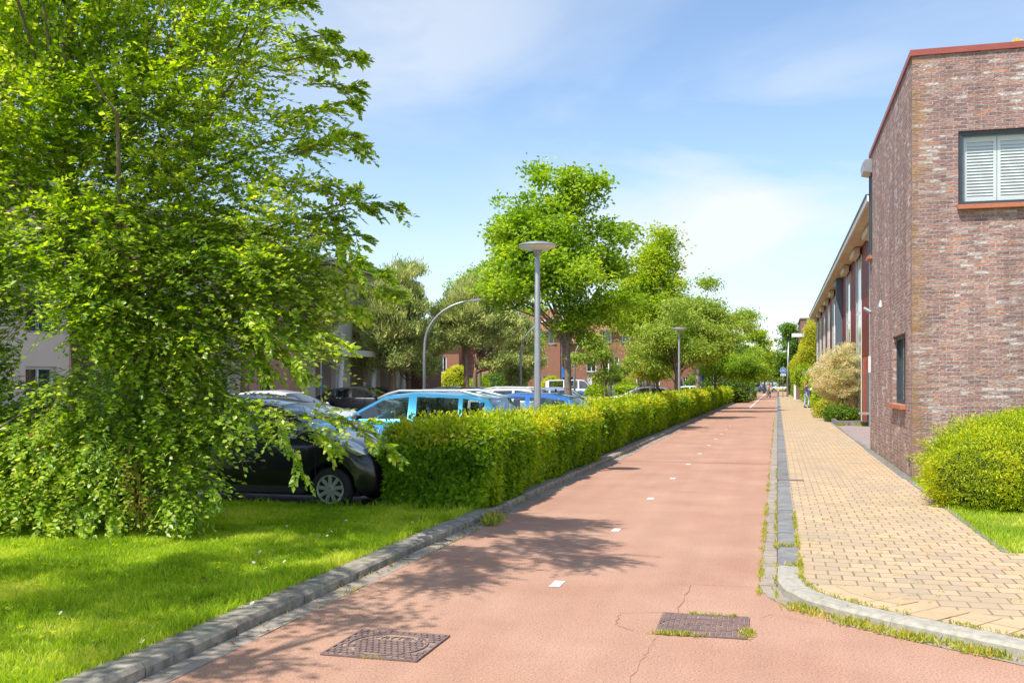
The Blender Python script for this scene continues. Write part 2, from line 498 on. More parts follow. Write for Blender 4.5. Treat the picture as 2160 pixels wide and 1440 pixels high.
M['brick_front'] = brickmat('rough purple brick', [(.42, .225, .19), (.27, .165, .155), (.52, .25, .165), (.46, .34, .31)], (.40, .35, .31), .215, .0625, .010, .85, 1.6, 1.15, .5, None, (.60, .50, .46), vs=1.6, mossy=(.34, .20, .07))
M['brick_terr'] = brickmat('orange brick', [(.42, .15, .08), (.36, .125, .07), (.40, .16, .09), (.31, .11, .07)], (.30, .20, .14), .215, .0625, .01, .85, .3)
M['brick_dark'] = brickmat('brown brick', [(.26, .12, .09), (.20, .10, .08), (.28, .14, .11), (.22, .11, .1)], (.18, .14, .12), .215, .0625, .01, .85, .3)
M['brick_orange'] = brickmat('orange garden brick', [(.50, .19, .08), (.42, .15, .07)], (.3, .2, .13), .215, .0625, .01, .85, .3)
M['stucco'] = pbr('beige render', (.72, .57, .45), .9, (.76, .62, .50), .8, .2, 60)
M['stucco2'] = pbr('pale grey render', (.66, .60, .50), .9, (.70, .65, .56), .8, .2, 60)
M['salmon'] = pbr('salmon render', (.60, .30, .21), .9, (.64, .34, .25), .8, .2, 60)
M['white'] = pbr('white paint', (.80, .80, .78), .45, (.72, .72, .70), 2)
M['cream'] = pbr('cream soffit', (.66, .54, .38), .6, (.60, .49, .35), 1.5)
M['darkframe'] = pbr('dark grey window frame', (.035, .05, .06), .4, (.05, .065, .075), 5)
M['bluegrey'] = pbr('blue grey panel', (.10, .14, .17), .5, (.12, .16, .19), 2)
M['cladding'] = brickmat('dark red cladding', [(.20, .025, .022), (.17, .02, .02)], (.05, .01, .01), 3.2, .42, .008, .55, .2, .3)
M['copper'] = pbr('red metal coping', (.30, .07, .05), .45, (.35, .09, .06), 3)
M['terracotta'] = pbr('terracotta sill', (.50, .17, .08), .6, (.42, .14, .07), 20, .3, 60)
M['glass'] = glassmat('window glass')
M['glass_blue'] = glassmat('pale blue glass', (.08, .13, .14), .12)
M['clear'] = clearglass('clear glass', (.95, .98, .98), .10)
M['carglass'] = clearglass('car glass', (.60, .68, .68), .14)
M['shutter'] = pbr('white shutters', (.78, .80, .74), .5, (.74, .76, .70), 3)
M['room'] = pbr('dim room', (.05, .05, .05), .9, (.07, .065, .06), 1)
M['recess'] = pbr('brown entrance wall', (.30, .24, .19), .9, (.36, .29, .23), 1)
M['blind'] = pbr('white blind', (.70, .72, .70), .6, (.62, .65, .64), 2)
M['galv'] = pbr('galvanised steel', (.42, .43, .44), .38, (.34, .345, .35), 3, .15, 30, metal=.6)
M['lampdisc'] = pbr('lamp housing', (.40, .41, .42), .35, (.33, .34, .35), 4, metal=.5)
M['lens'] = pbr('lamp lens', (.75, .73, .62), .25, (.70, .68, .58), 5)
M['iron'] = pbr('cast iron', (.15, .10, .095), .75, (.25, .165, .14), 14, .3, 80)
M['ironbase'] = pbr('sand in cover', (.42, .29, .20), .95, (.22, .16, .13), 20, .3, 80)
M['roadwhite'] = pbr('road paint', (.72, .68, .65), .7, (.50, .40, .35), 26, lo=.45, hi=.72)
M['solar'] = pbr('solar panel', (.10, .14, .20), .12, (.12, .16, .22), 2)
M['wood'] = pbr('weathered wood', (.40, .33, .25), .8, (.30, .24, .18), 8)
M['black'] = pbr('black plastic', (.018, .018, .02), .5, (.025, .025, .028), 6)
M['tyre'] = pbr('tyre rubber', (.018, .018, .018), .8, (.03, .028, .026), 20)
M['silver'] = pbr('silver plastic', (.42, .42, .41), .38, (.36, .36, .35), 8, metal=.35)
M['chrome'] = pbr('chrome', (.7, .7, .7), .15, metal=1)
M['red_lens'] = pbr('red lens', (.35, .01, .01), .2, coat=.5)
M['headlamp'] = pbr('headlamp', (.62, .64, .64), .08, (.75, .77, .76), 9, metal=.55, coat=1)
M['plate'] = pbr('yellow number plate', (.75, .52, .03), .5)
M['signblue'] = pbr('sign blue', (.02, .16, .50), .4, (.025, .18, .54), 3)
M['signyellow'] = pbr('sign yellow', (.80, .60, .03), .5, (.75, .55, .03), 3)

def asphalt():
    m, n, l, b = newmat('red asphalt')
    t = n.new('ShaderNodeTexCoord')
    z = n.new('ShaderNodeTexNoise'); z.inputs['Scale'].default_value = .9; z.inputs['Detail'].default_value = 7; z.inputs['Roughness'].default_value = .6
    r = n.new('ShaderNodeValToRGB'); r.color_ramp.elements[0].position = .33; r.color_ramp.elements[1].position = .68
    r.color_ramp.elements[0].color = (.40, .218, .15, 1); r.color_ramp.elements[1].color = (.47, .283, .20, 1)
    z2 = n.new('ShaderNodeTexNoise'); z2.inputs['Scale'].default_value = 75; z2.inputs['Detail'].default_value = 3
    r2 = n.new('ShaderNodeValToRGB'); e = r2.color_ramp.elements
    e[0].position = .30; e[0].color = (.50, .48, .48, 1); e[1].position = .5; e[1].color = (1, 1, 1, 1)
    e3 = e.new(.66); e3.color = (1.0, 1.0, 1.0, 1); e4 = e.new(.74); e4.color = (1.8, 2.1, 2.2, 1)
    mm = n.new('ShaderNodeMixRGB'); mm.blend_type = 'MULTIPLY'; mm.inputs['Fac'].default_value = 1
    for q in (z, z2): l.new(t.outputs['Object'], q.inputs['Vector'])
    l.new(z.outputs['Fac'], r.inputs['Fac']); l.new(z2.outputs['Fac'], r2.inputs['Fac'])
    l.new(r.outputs['Color'], mm.inputs['Color1']); l.new(r2.outputs['Color'], mm.inputs['Color2'])
    # long wheel / wear streaks along the road
    mp = n.new('ShaderNodeMapping'); mp.inputs['Scale'].default_value = (3.0, .12, 1)
    l.new(t.outputs['Object'], mp.inputs['Vector'])
    z3 = n.new('ShaderNodeTexNoise'); z3.inputs['Scale'].default_value = 1; z3.inputs['Detail'].default_value = 4
    l.new(mp.outputs['Vector'], z3.inputs['Vector'])
    mr = n.new('ShaderNodeMapRange'); mr.inputs['From Min'].default_value = .3; mr.inputs['From Max'].default_value = .7
    mr.inputs['To Min'].default_value = .93; mr.inputs['To Max'].default_value = 1.05
    l.new(z3.outputs['Fac'], mr.inputs['Value'])
    hs = n.new('ShaderNodeHueSaturation'); l.new(mm.outputs['Color'], hs.inputs['Color']); l.new(mr.outputs['Result'], hs.inputs['Value'])
    l.new(hs.outputs['Color'], b.inputs['Base Color'])
    b.inputs['Roughness'].default_value = .9; b.inputs['Specular IOR Level'].default_value = .25
    bp = n.new('ShaderNodeBump'); bp.inputs['Strength'].default_value = .5; bp.inputs['Distance'].default_value = .004
    l.new(z2.outputs['Fac'], bp.inputs['Height']); l.new(bp.outputs['Normal'], b.inputs['Normal'])
    return m
M['asphalt'] = asphalt()
M['seam'] = pbr('road seam', (.26, .12, .09), .95, (.34, .16, .11), 30)
M['patch'] = pbr('asphalt patch', (.40, .23, .165), .95, (.36, .195, .14), 3, .5, 150)

def tilemat():
    m, n, l, b = newmat('clay roof tiles')
    t = n.new('ShaderNodeTexCoord')
    k = n.new('ShaderNodeTexBrick'); k.offset = 0
    k.inputs['Scale'].default_value = 1; k.inputs['Brick Width'].default_value = .24; k.inputs['Row Height'].default_value = .30
    k.inputs['Mortar Size'].default_value = .03; k.inputs['Mortar Smooth'].default_value = 1
    k.inputs['Color1'].default_value = (.42, .17, .11, 1); k.inputs['Color2'].default_value = (.34, .13, .09, 1); k.inputs['Mortar'].default_value = (.14, .06, .05, 1)
    l.new(t.outputs['UV'], k.inputs['Vector']); l.new(k.outputs['Color'], b.inputs['Base Color'])
    b.inputs['Roughness'].default_value = .8
    bp = n.new('ShaderNodeBump'); bp.inputs['Strength'].default_value = 1; bp.inputs['Distance'].default_value = .05; bp.invert = True
    l.new(k.outputs['Fac'], bp.inputs['Height']); l.new(bp.outputs['Normal'], b.inputs['Normal'])
    return m
M['tiles'] = tilemat()

def barkmat(name, a, b_):
    m = pbr(name, a, .95, b_, 14, .9, 40)
    return m
M['bark'] = barkmat('grey brown bark', (.14, .105, .075), (.25, .20, .15))
M['bark_pine'] = barkmat('pine bark', (.20, .12, .08), (.34, .22, .15))
M['bark_pale'] = barkmat('pale bark', (.24, .20, .15), (.36, .31, .24))

M['L_beech'] = leafmat('beech leaves', [(.04, .115, .010), (.10, .22, .018), (.18, .32, .032), (.32, .44, .09)], .52, .32, .8, .35, .6)
M['L_hedge'] = leafmat('hornbeam hedge leaves', [(.035, .11, .008), (.07, .18, .010), (.12, .26, .012), (.19, .33, .02)], .55, .4, 1.1, .45)
M['L_hedge2'] = leafmat('yellow tipped hedge leaves', [(.075, .17, .010), (.16, .28, .015), (.25, .35, .02), (.34, .34, .04)], .45, .4, 1.0, .5)
M['L_oak'] = leafmat('oak leaves', [(.05, .13, .013), (.095, .21, .02), (.155, .29, .03), (.23, .36, .045)], .5, .4, .6, .5)
M['L_dark'] = leafmat('dark green leaves', [(.045, .11, .014), (.07, .16, .02), (.11, .22, .025)], .45, .45, .4, .5)
M['L_mid'] = leafmat('mid green leaves', [(.07, .16, .015), (.12, .24, .02), (.20, .32, .03), (.30, .38, .05)], .5, .45, .4, .45)
M['L_cherry'] = leafmat('light green leaves', [(.075, .15, .022), (.12, .22, .03), (.18, .30, .05), (.26, .37, .10)], .5, .4, .5, .4)
M['L_amber'] = leafmat('amber green leaves', [(.09, .18, .02), (.15, .25, .03), (.22, .29, .04), (.29, .24, .05)], .5, .4, .7, .5)
M['L_pine'] = leafmat('pine needles', [(.085, .16, .06), (.175, .27, .10), (.28, .38, .16), (.37, .46, .23)], .5, .55, .8, .45)
M['L_willow'] = leafmat('variegated willow leaves', [(.06, .14, .05), (.24, .33, .16), (.40, .43, .30), (.47, .40, .33)], .55, .45, 1.5, .4)
M['L_yew'] = leafmat('golden yew needles', [(.055, .13, .010), (.15, .26, .012), (.26, .38, .016), (.36, .45, .03)], .4, .45, 2.0, .4)
M['L_yellow'] = leafmat('yellow green leaves', [(.15, .23, .02), (.24, .33, .03), (.33, .38, .06)], .5, .45, .7, .4)
M['L_rust'] = leafmat('rust coloured leaves', [(.06, .05, .02), (.12, .09, .025), (.18, .15, .04)], .4, .5, 1.5, .4)
M['L_dry'] = leafmat('dry catkins', [(.18, .14, .05), (.27, .21, .08)], .4, .6, 3, .3)
M['L_core'] = pbr('hedge core with painted shade', (.035, .06, .012), 1, (.06, .09, .02), 8, .8, 30)  # dark colour stands for the shade inside hedges and bushes
# ---------------------------------------------------------------- ground, road, pavement
ORD = RD(0, 0)
def road_obj(mb, name, mat, label=None, cat=None, kind='structure', group=None, smooth=False):
    o = mb.build(name, mat, None, smooth, loc=(0, 0, 0), rz=-A)
    return tag(o, label, cat, group, kind)

RW = -3.52
# far ground sheet reaching the horizon
road_obj(MB().box(-900, 900, -300, 1500, -.30, -.04), 'ground', M['far_ground'])
# red asphalt path with the side street at the right
b = MB()
b.add([(RW + .18, -6, 0), (-.14, -6, 0), (-.14, 8.3, 0), (RW + .18, 8.3, 0)], [(0, 1, 2, 3)])
b.add([(RW + .18, 8.3, 0), (-.14, 8.3, 0), (-.14, 185, 0), (RW + .18, 185, 0)], [(0, 1, 2, 3)])
b.add([(-.14, -6, 0), (14, -6, 0), (14, 6, 0), (-.14, 8.3, 0)], [(0, 1, 2, 3)])
road_obj(b, 'road', M['asphalt'])
# cross street at the far end
b = MB().box(-60, 60, 185, 197, -.03, .0)
road_obj(b, 'road', M['carpark'])
# seams and the patched strip
b = MB()
b.add([(RW + .2, 21.55, .003), (-.15, 21.5, .003), (-.15, 21.56, .003), (RW + .2, 21.6, .003)], [(0, 1, 2, 3)])
def crack(pts, w, seed):
    rr = random.Random(seed)
    for i in range(len(pts) - 1):
        x0, y0 = pts[i]; x1, y1 = pts[i + 1]; n = 7
        for k in range(n):
            a, c = k / n, (k + 1) / n
            j0 = math.sin(i * 7 + k * 2.3 + seed) * .012; j1 = math.sin(i * 7 + (k + 1) * 2.3 + seed) * .012
            ww = w * rr.uniform(.4, 1)
            X0, Y0, X1, Y1 = x0 + (x1 - x0) * a + j0, y0 + (y1 - y0) * a, x0 + (x1 - x0) * c + j1, y0 + (y1 - y0) * c
            d = Vector((X1 - X0, Y1 - Y0)); d.normalize()
            q = Vector((-d.y, d.x)) * ww
            b.add([(X0 - q.x, Y0 - q.y, .0032), (X0 + q.x, Y0 + q.y, .0032), (X1 + q.x, Y1 + q.y, .0032), (X1 - q.x, Y1 - q.y, .0032)], [(0, 1, 2, 3)])
crack([(-.78, 6.72), (-.80, 6.2), (-.82, 5.4), (-.9, 4.0)], .002, 1)
crack([(-.72, 7.45), (-.70, 8.5), (-.2, 8.52)], .004, 2)
crack([(-.12, 7.4), (-.05, 7.55), (.28, 7.35)], .002, 3)
crack([(-.95, 6.8), (-1.1, 6.95), (-1.12, 7.3), (-.82, 7.42)], .003, 5)
road_obj(b, 'road_seam', M['seam'])


# centre dashes: one mesh per dash would be paint; they are road markings (one marking set)
b = MB()
t = 8.1
b2 = []
while t < 66:
    w = .045
    b.add([(-1.80 - w, t, .004), (-1.80 + w, t, .004), (-1.80 + w, t + .26, .004), (-1.80 - w, t + .26, .004)], [(0, 1, 2, 3)])
    t += 3.2 if t < 58 else 2.2
b.add([(-1.86, 68, .004), (-1.76, 68, .004), (-1.76, 182, .004), (-1.86, 182, .004)], [(0, 1, 2, 3)])
b.add([(-.9, 96, .004), (-.2, 96, .004), (-.2, 97, .004), (-.9, 97, .004)], [(0, 1, 2, 3)])
road_obj(b, 'road_markings', M['roadwhite'])

# gutters
def strip(s0, s1, t0, t1, step, z0, z1, mat, name, jit=.004, gap=.008):
    r = random.Random(int(s0 * 100) + 5); b = MB(); t = t0
    while t < t1:
        st = step if t < 60 else step * 4
        dz = r.uniform(-jit, jit)
        b.box(s0 + r.uniform(0, .004), s1 - r.uniform(0, .004), t + gap / 2, min(t + st, t1) - gap / 2, z0, z1 + dz)
        t += st
    return road_obj(b, name, mat)
strip(RW, RW + .18, -3, 185, .30, -.05, .004, M['gutter'], 'gutter')
strip(-.14, -.004, 8.3, 185, .30, -.05, .004, M['gutter'], 'gutter')
# kerbs
def kerb(s0, s1, t0, t1, step, h, mat, name, face):
    """bevelled kerb stones; face=-1 road on the left, +1 road on the right"""
    r = random.Random(7); b = MB(); t = t0
    while t < t1:
        st = step if t < 60 else step * 4
        a, c = t + .006, min(t + st, t1) - .006
        j = r.uniform(-.006, .006); e = .025
        if face > 0: pr = [(s0, -.05), (s1, -.05), (s1, h - e + j), (s1 - e, h + j), (s0, h + j)]
        else: pr = [(s0, -.05), (s1, -.05), (s1, h + j), (s0 + e, h + j), (s0, h - e + j)]
        n = len(pr)
        b.add([(p[0], a, p[1]) for p in pr] + [(p[0], c, p[1]) for p in pr],
              [tuple(range(n)), tuple(range(2 * n - 1, n - 1, -1))] + [(k, n + k, n + (k + 1) % n, (k + 1) % n) for k in range(n)])
        t += st
    return road_obj(b, name, mat)
kerb(RW - .235, RW, -3, 185, 1.0, .088, M['concrete'], 'kerb', 1)
kerb(0, .19, 9.15, 185, 1.0, .085, M['bluestone'], 'kerb', -1)
# pale curved kerb at the side street corner
path = [(0.0, 9.14), (0.0, 8.55), (.05, 8.2), (.2, 7.83), (.43, 7.55), (.75, 7.26), (1.5, 6.68), (3.0, 5.6), (7, 2.9)]
def offs(path, d):
    o = []
    for i, p in enumerate(path):
        a = Vector(path[max(i - 1, 0)]); c = Vector(path[min(i + 1, len(path) - 1)])
        q = (c - a).normalized(); o.append((p[0] - q.y * d, p[1] + q.x * d))
    return o
inner = offs(path, .19)
outer_g = offs(path, -.13)
b = MB()
for i in range(len(path) - 1):
    (a0, a1), (c0, c1) = (path[i], inner[i]), (path[i + 1], inner[i + 1])
    ii = Vector(a0); jj = Vector(c0); g = .004
    def L(p, q, k): return (p[0] + (q[0] - p[0]) * k, p[1] + (q[1] - p[1]) * k)
    nseg = max(1, round((jj - ii).length / .8)) if i > 4 else 1
    for s_ in range(nseg):
        k0, k1 = s_ / nseg, (s_ + 1) / nseg - .006
        A0, A1, C0, C1 = L(a0, c0, k0), L(a1, c1, k0), L(a0, c0, k1), L(a1, c1, k1)
        z = .085; e = .022
        Ae, Ce = L(A0, A1, .12), L(C0, C1, .12)
        b.add([(*A0, -.05), (*C0, -.05), (*C0, z - e), (*A0, z - e), (*Ae, z), (*Ce, z), (*A1, z), (*C1, z), (*A1, -.05), (*C1, -.05)],
              [(0, 1, 2, 3), (3, 2, 5, 4), (4, 5, 7, 6), (6, 7, 9, 8), (0, 3, 4, 6, 8), (1, 9, 7, 5, 2)])
road_obj(b, 'kerb', M['pale_concrete'])
b = MB()
for i in range(1, len(path) - 1):
    if i in (3,): continue
    a0, a1, c0, c1 = path[i], outer_g[i], path[i + 1], outer_g[i + 1]
    b.add([(*a0, .004), (*a1, .004), (*c1, .004), (*c0, .004)], [(0, 1, 2, 3)])
road_obj(b, 'gutter', M['gutter'])
# pavement slab
poly = [(.19, 185), (.19, 9.14)] + inner[1:] + [(12, 4), (12, 10.4), (2.08, 10.4), (2.08, 185)]
b = MB()
poly_r = poly[::-1]
n = len(poly_r)
b.add([(x, y, .08) for x, y in poly_r], [tuple(range(n))])
o = road_obj(b, 'pavement', M['yellow_pave'])
if o.data.polygons[0].normal.z < 0:
    o.data.flip_normals()
# turned bricks following the curved kerb
b = MB(); r = random.Random(3)
for row in range(2):
    pa = offs(path, .20 + row * .215); pb = offs(path, .20 + (row + 1) * .215 - .008)
    for i in range(2, len(path) - 1):
        Lk = (Vector(pa[i + 1]) - Vector(pa[i])).length
        ns = max(1, round(Lk / .25))
        for k in range(ns):
            f0, f1 = k / ns, (k + 1) / ns - .02
            q = [tuple(Vector(pa[i]).lerp(Vector(pa[i + 1]), f0)), tuple(Vector(pa[i]).lerp(Vector(pa[i + 1]), f1)),
                 tuple(Vector(pb[i]).lerp(Vector(pb[i + 1]), f1)), tuple(Vector(pb[i]).lerp(Vector(pb[i + 1]), f0))]
            b.prism(q, .05, .088 + r.uniform(-.002, .003))
M['corner_brick'] = pbr('yellow corner bricks', (.52, .375, .215), .9, (.45, .33, .20), 9, .4, 90, island=.08)
road_obj(b, 'pavement_edge', M['corner_brick'])
# dark edging between pavement and garden side
b = MB()
t = 10.4
rr_ = random.Random(4)
while t < 62:
    b.box(2.08, 2.16, t + .005, t + .995, -.05, .088 + rr_.uniform(-.005, .005)); t += 1.0
road_obj(b, 'edging', M['bluestone'])
# ground slabs right of the pavement
road_obj(MB().box(2.16, 12, 10.4, 18.0, -.03, .075), 'lawn', M['grass_soil'])
road_obj(MB().box(2.16, 8, 18.0, 26.4, -.03, .072), 'paving', M['pink_pave'])
road_obj(MB().box(2.16, 8, 26.4, 41.0, -.03, .070), 'paving', M['pink_pave'])
road_obj(MB().box(2.08, 14, 41.0, 185, -.03, .070), 'front_gardens', M['soil'])
# left lawn
road_obj(MB().box(-16, RW - .24, -3, 12.0, -.03, .072), 'lawn', M['grass_soil'])
# car park
road_obj(MB().box(-45, RW - .24, 12.0, 120, -.03, -.005), 'car_park', M['carpark'])
road_obj(MB().box(RW - 1.5, RW - .24, 12.3, 120, -.05, .078), 'hedge_bed', M['soil'])
b = MB()
t = -16
while t < RW - .3:
    b.box(t + .005, min(t + .995, RW - .25), 12.003, 12.07, -.05, .078); t += 1
road_obj(b, 'edging', M['bluestone'])
# parking bay grass islands under the trees
road_obj(MB().box(-30, -22, 50, 118, -.05, .06), 'verge', M['grass_soil'])
road_obj(MB().box(RW - 1.5, RW - .24, 76, 105, .079, .09), 'verge', M['pink_pave'])

# ---------------------------------------------------------------- utility covers
def textmesh(txt, size, name, mat, parent, loc, rot=(0, 0, 0), ext=.004, align='CENTER'):
    cu = bpy.data.curves.new(name, 'FONT'); cu.body = txt; cu.size = size; cu.extrude = ext
    cu.align_x = align; cu.align_y = 'CENTER'
    o = bpy.data.objects.new('tmp', cu); COL.objects.link(o)
    dg = bpy.context.evaluated_depsgraph_get()
    me = bpy.data.meshes.new_from_object(o.evaluated_get(dg))
    bpy.data.objects.remove(o)
    me.name = name; me.materials.clear(); me.materials.append(mat)
    q = bpy.data.objects.new(name, me); COL.objects.link(q)
    q.parent = parent; q.location = loc; q.rotation_euler = rot
    return q

def cover(s, t, sz, label, kind):
    r = thing('utility_cover', label, 'manhole cover', RD(s, t, 0), -A + (.02 if kind else 0), 'iron covers set in the red path')
    h = sz / 2
    b = MB().box(-h, h, -h, h, -.02, .005); b.build('cover_base', M['ironbase'], r)
    b = MB()
    n = 15 if not kind else 17
    rx, ry = (h * .80, h * .80) if not kind else (h * .93, h * .55)
    for i in range(n):
        for j in range(12 if not kind else 20):
            m_ = 12 if not kind else 20
            x = -h + sz * (i + .5) / n; y = -h + sz * (j + .5) / m_
            if kind and i % 1 == 0: pass
            e = (x / rx) ** 2 + (y / ry) ** 2
            if .86 < e < 1.12: continue
            if not kind and (abs(x) < h * .42 and .36 * h < y < .62 * h): continue
            if not kind and (y < -.78 * h and (abs(x + .72 * h) < .12 * h or abs(x - .78 * h) < .12 * h)): continue
            if kind and abs(x) < h * .42 and abs(y) < .1 * h: continue
            if kind and abs(x) < h * .13 and abs(abs(y) - .72 * h) < .16 * h:
                continue
            wx, wy = sz / n * .40, sz / m_ * .34
            off = (sz / n * .5 if (j % 2 and not kind) else 0)
            if abs(x + off) + wx > h: continue
            b.box(x + off - wx, x + off + wx, y - wy, y + wy, .005, .0125)
    b.build('tread_bars', M['iron'], r)
    b = MB()
    N = 48
    for k in range(N):
        a0, a1 = 2 * math.pi * k / N, 2 * math.pi * (k + 1) / N
        q = [(rx * f * math.cos(a), ry * f * math.sin(a)) for f, a in ((.985, a0), (1.03, a0), (1.03, a1), (.985, a1))]
        b.prism(q, .004, .014)
    b.build('rim_ring', M['iron'], r)
    b = MB()
    for x0, x1, y0, y1 in ((-h, h, -h, -h + .012), (-h, h, h - .012, h), (-h, -h + .012, -h + .012, h - .012), (h - .012, h, -h + .012, h - .012)):
        b.box(x0, x1, y0, y1, -.01, .0135)
    b.build('frame', M['iron'], r)
    if not kind:
        textmesh('WITTEN', .085, 'lettering', M['iron'], r, (0, h * .49, .008))
        textmesh('R', .07, 'lettering', M['iron'], r, (-.72 * h, -.86 * h, .008))
        textmesh('M', .07, 'lettering', M['iron'], r, (.78 * h, -.86 * h, .008))
    else:
        textmesh('AQUAGATE', .058, 'lettering', M['iron'], r, (0, 0, .008))
        for sg in (-1, 1):
            MB().box(-.045, .045, sg * .72 * h - .04, sg * .72 * h + .04, .005, .011).build('lifting_plate', M['iron'], r)
cover(-2.44, 6.02, .64, 'square iron cover with a round ring pattern, in the dappled left lane', 0)
cover(-.50, 7.07, .62, 'iron cover with grass tufts round its edges, in the patch near the right kerb', 1)
# narrow drain slot across the right kerb
o = MB().box(-.0, .42, 17.1, 17.24, .07, .094).build('drain_slot', M['iron'], loc=(0, 0, 0), rz=-A)
tag(o, 'narrow rusty drain channel crossing the right kerb into the yellow bricks', 'drain cover')

# ---------------------------------------------------------------- brick corner house
def window_part(parent, o, u, n, w, z0, z1, depth, frame=M['darkframe'], glass=M['glass'], fw=.06, mull=(), trans=(), name='window'):
    """window set back in a hole: o is the hole's lower-left corner on the wall plane; frame (with glass child)"""
    o = Vector(o); u = Vector(u); n = Vector(n)
    b = MB()
    M3 = Matrix((u, -n, Vector((0, 0, 1)))).transposed()
    h = z1 - z0
    base = o - n * (depth - .03)
    def bar(a0, a1, c0, c1, dep=.06):
        c = base + u * ((a0 + a1) / 2) + Vector((0, 0, (c0 + c1) / 2)) 
        b.obox(c, a1 - a0, dep, c1 - c0, M3)
    bar(0, w, 0, fw); bar(0, w, h - fw, h); bar(0, fw, fw, h - fw); bar(w - fw, w, fw, h - fw)
    for m_ in mull: bar(m_ - fw * .4, m_ + fw * .4, fw, h - fw, .055)
    for m_ in trans: bar(fw, w - fw, m_ - fw * .35, m_ + fw * .35, .05)
    f = b.build(name, frame, parent)
    g = MB()
    c = o - n * depth
    q = [c + u * .01 + Vector((0, 0, .01)), c + u * (w - .01) + Vector((0, 0, .01)), c + u * (w - .01) + Vector((0, 0, h - .01)), c + u * .01 + Vector((0, 0, h - .01))]
    g.add(q, [(0, 1, 2, 3)])
    g.build('pane', glass, f)
    return f

def corner_house():
    S0, T0, T1, S1, HH = 2.2, 18.0, 25.9, 9.5, 7.21
    r = thing('brick_house', 'corner house of rough purple-red brick with a flat roof, white shutters in its window', 'house', RD(S0, T0, 0), -A)
    w, d = S1 - S0, T1 - T0
    b = MB()
    # front wall (faces the camera, normal -y)
    zf0, zf1 = 4.66, 5.90
    b.wall((0, 0, 0), (1, 0, 0), w, HH, [(.72, 3.0, zf0, zf1)], .12, Vector((0, -1, 0)))
    # side wall faces the road (normal -x)
    b.wall((0, d, 0), (0, -1, 0), d, HH, [(d - 2.95, d - .92, 1.30, 2.60), (0.0, .55, 4.76, 7.02)], .14, Vector((-1, 0, 0)))
    b.wall((w, 0, 0), (0, 1, 0), d, HH, [], .1, Vector((1, 0, 0)))
    b.wall((w, d, 0), (-1, 0, 0), w, HH, [], .1, Vector((0, 1, 0)))
    b.build('wall', M['brick_front'], r)
    MB().box(-.035, w + .035, -.035, d + .035, HH, HH + .10).build('roof_coping', M['copper'], r)
    MB().box(.3, w - .3, .3, d - .3, .05, HH - .1).build('interior', M['room'], r)
    # front window with shutters
    f = window_part(r, (.72, 0, zf0), (1, 0, 0), (0, -1, 0), 2.28, zf0, zf1, .10, M['darkframe'], M['clear'], .065)
    sh = MB(); 
    x = .83
    for k in range(4):
        pw = .52
        x0, x1 = x, x + pw - .012
        for q in ((x0, x0 + .05, zf0 + .08, zf1 - .08), (x1 - .05, x1, zf0 + .08, zf1 - .08), (x0 + .05, x1 - .05, zf0 + .08, zf0 + .16), (x0 + .05, x1 - .05, zf1 - .16, zf1 - .08)):
            sh.box(q[0], q[1], .17, .20, q[2], q[3])
        z = zf0 + .185
        while z < zf1 - .18:
            sh.add([(x0 + .05, .165, z), (x1 - .05, .165, z), (x1 - .05, .205, z + .05), (x0 + .05, .205, z + .05)], [(0, 1, 2, 3)])
            sh.add([(x0 + .05, .165, z - .006), (x1 - .05, .165, z - .006), (x1 - .05, .165, z), (x0 + .05, .165, z)], [(0, 1, 2, 3)])
            z += .052
        x += pw
    MB().box(.8, 2.96, .215, .225, zf0 + .03, zf1 - .03).build('reveal_lining', M['shutter'], r)
    sh.build('shutters', M['shutter'], f)
    MB().box(.70, 3.02, -.11, .02, zf0 - .075, zf0 - .002).build('window_sill', M['terracotta'], r)
    # side window
    f = window_part(r, (0, 2.95, 1.30), (0, -1, 0), (-1, 0, 0), 2.03, 1.30, 2.60, .13, M['darkframe'], M['glass_blue'], .07, mull=(1.2,))
    MB().box(-.10, .02, .86, 3.0, 1.225, 1.298).build('window_sill', M['terracotta'], r)
    # tall window at the far end with awning box
    window_part(r, (0, d, 4.76), (0, -1, 0), (-1, 0, 0), .55, 4.76, 7.02, .03, M['darkframe'], M['glass_blue'], .07)
    MB().box(-.10, .02, d - .58, d + .02, 4.68, 4.757).build('window_sill', M['terracotta'], r)
    b = MB(); pr = [(-.20, 6.78), (-.005, 6.74), (-.005, 7.06), (-.16, 7.06), (-.22, 6.98)]
    y0, y1 = d - .62, d + .1
    b.add([(x, y0, z) for x, z in pr] + [(x, y1, z) for x, z in pr], [(4, 3, 2, 1, 0), (5, 6, 7, 8, 9)] + [(k, (k + 1) % 5, 5 + (k + 1) % 5, 5 + k) for k in range(5)])
    b.build('awning_box', M['galv'], r)
    # cone wall lamp and small fittings
    b = MB().lathe([(.0, .15), (.025, .14), (.08, 0), (.0, .01)], 16, (-.09, 4.35, 3.30)); b.tube([(0, 4.35, 3.40), (-.1, 4.35, 3.42)], .015, 6)
    b.build('wall_lamp', M['galv'], r)
    MB().tube([(0, d - .25, 3.42), (-.16, d - .20, 3.52)], .045, 10).build('security_camera', M['galv'], r)
    MB().box(-.05, -.001, d - .16, d - .04, 1.95, 2.35).build('meter_box', M['white'], r)
    MB().box(-.015, -.001, .3, .5, .3, .42).build('air_vent', M['darkframe'], r)
    b = MB()
    for k in range(6):
        b.tube([(1.55 + k * .012, -.02, HH + .10), (1.57 + k * .015, -.03, HH + .15 - .02 * (k % 3)), (1.60 + k * .02, -.02, HH + .11)], .010, 5)
    b.build('yellow_lichen', M['signyellow'], r)
    # plinth strip
    MB().box(-.16, -.003, .0, d, .0, .085).build('footing_strip', M['bluestone'], r)
    return r
corner_house()

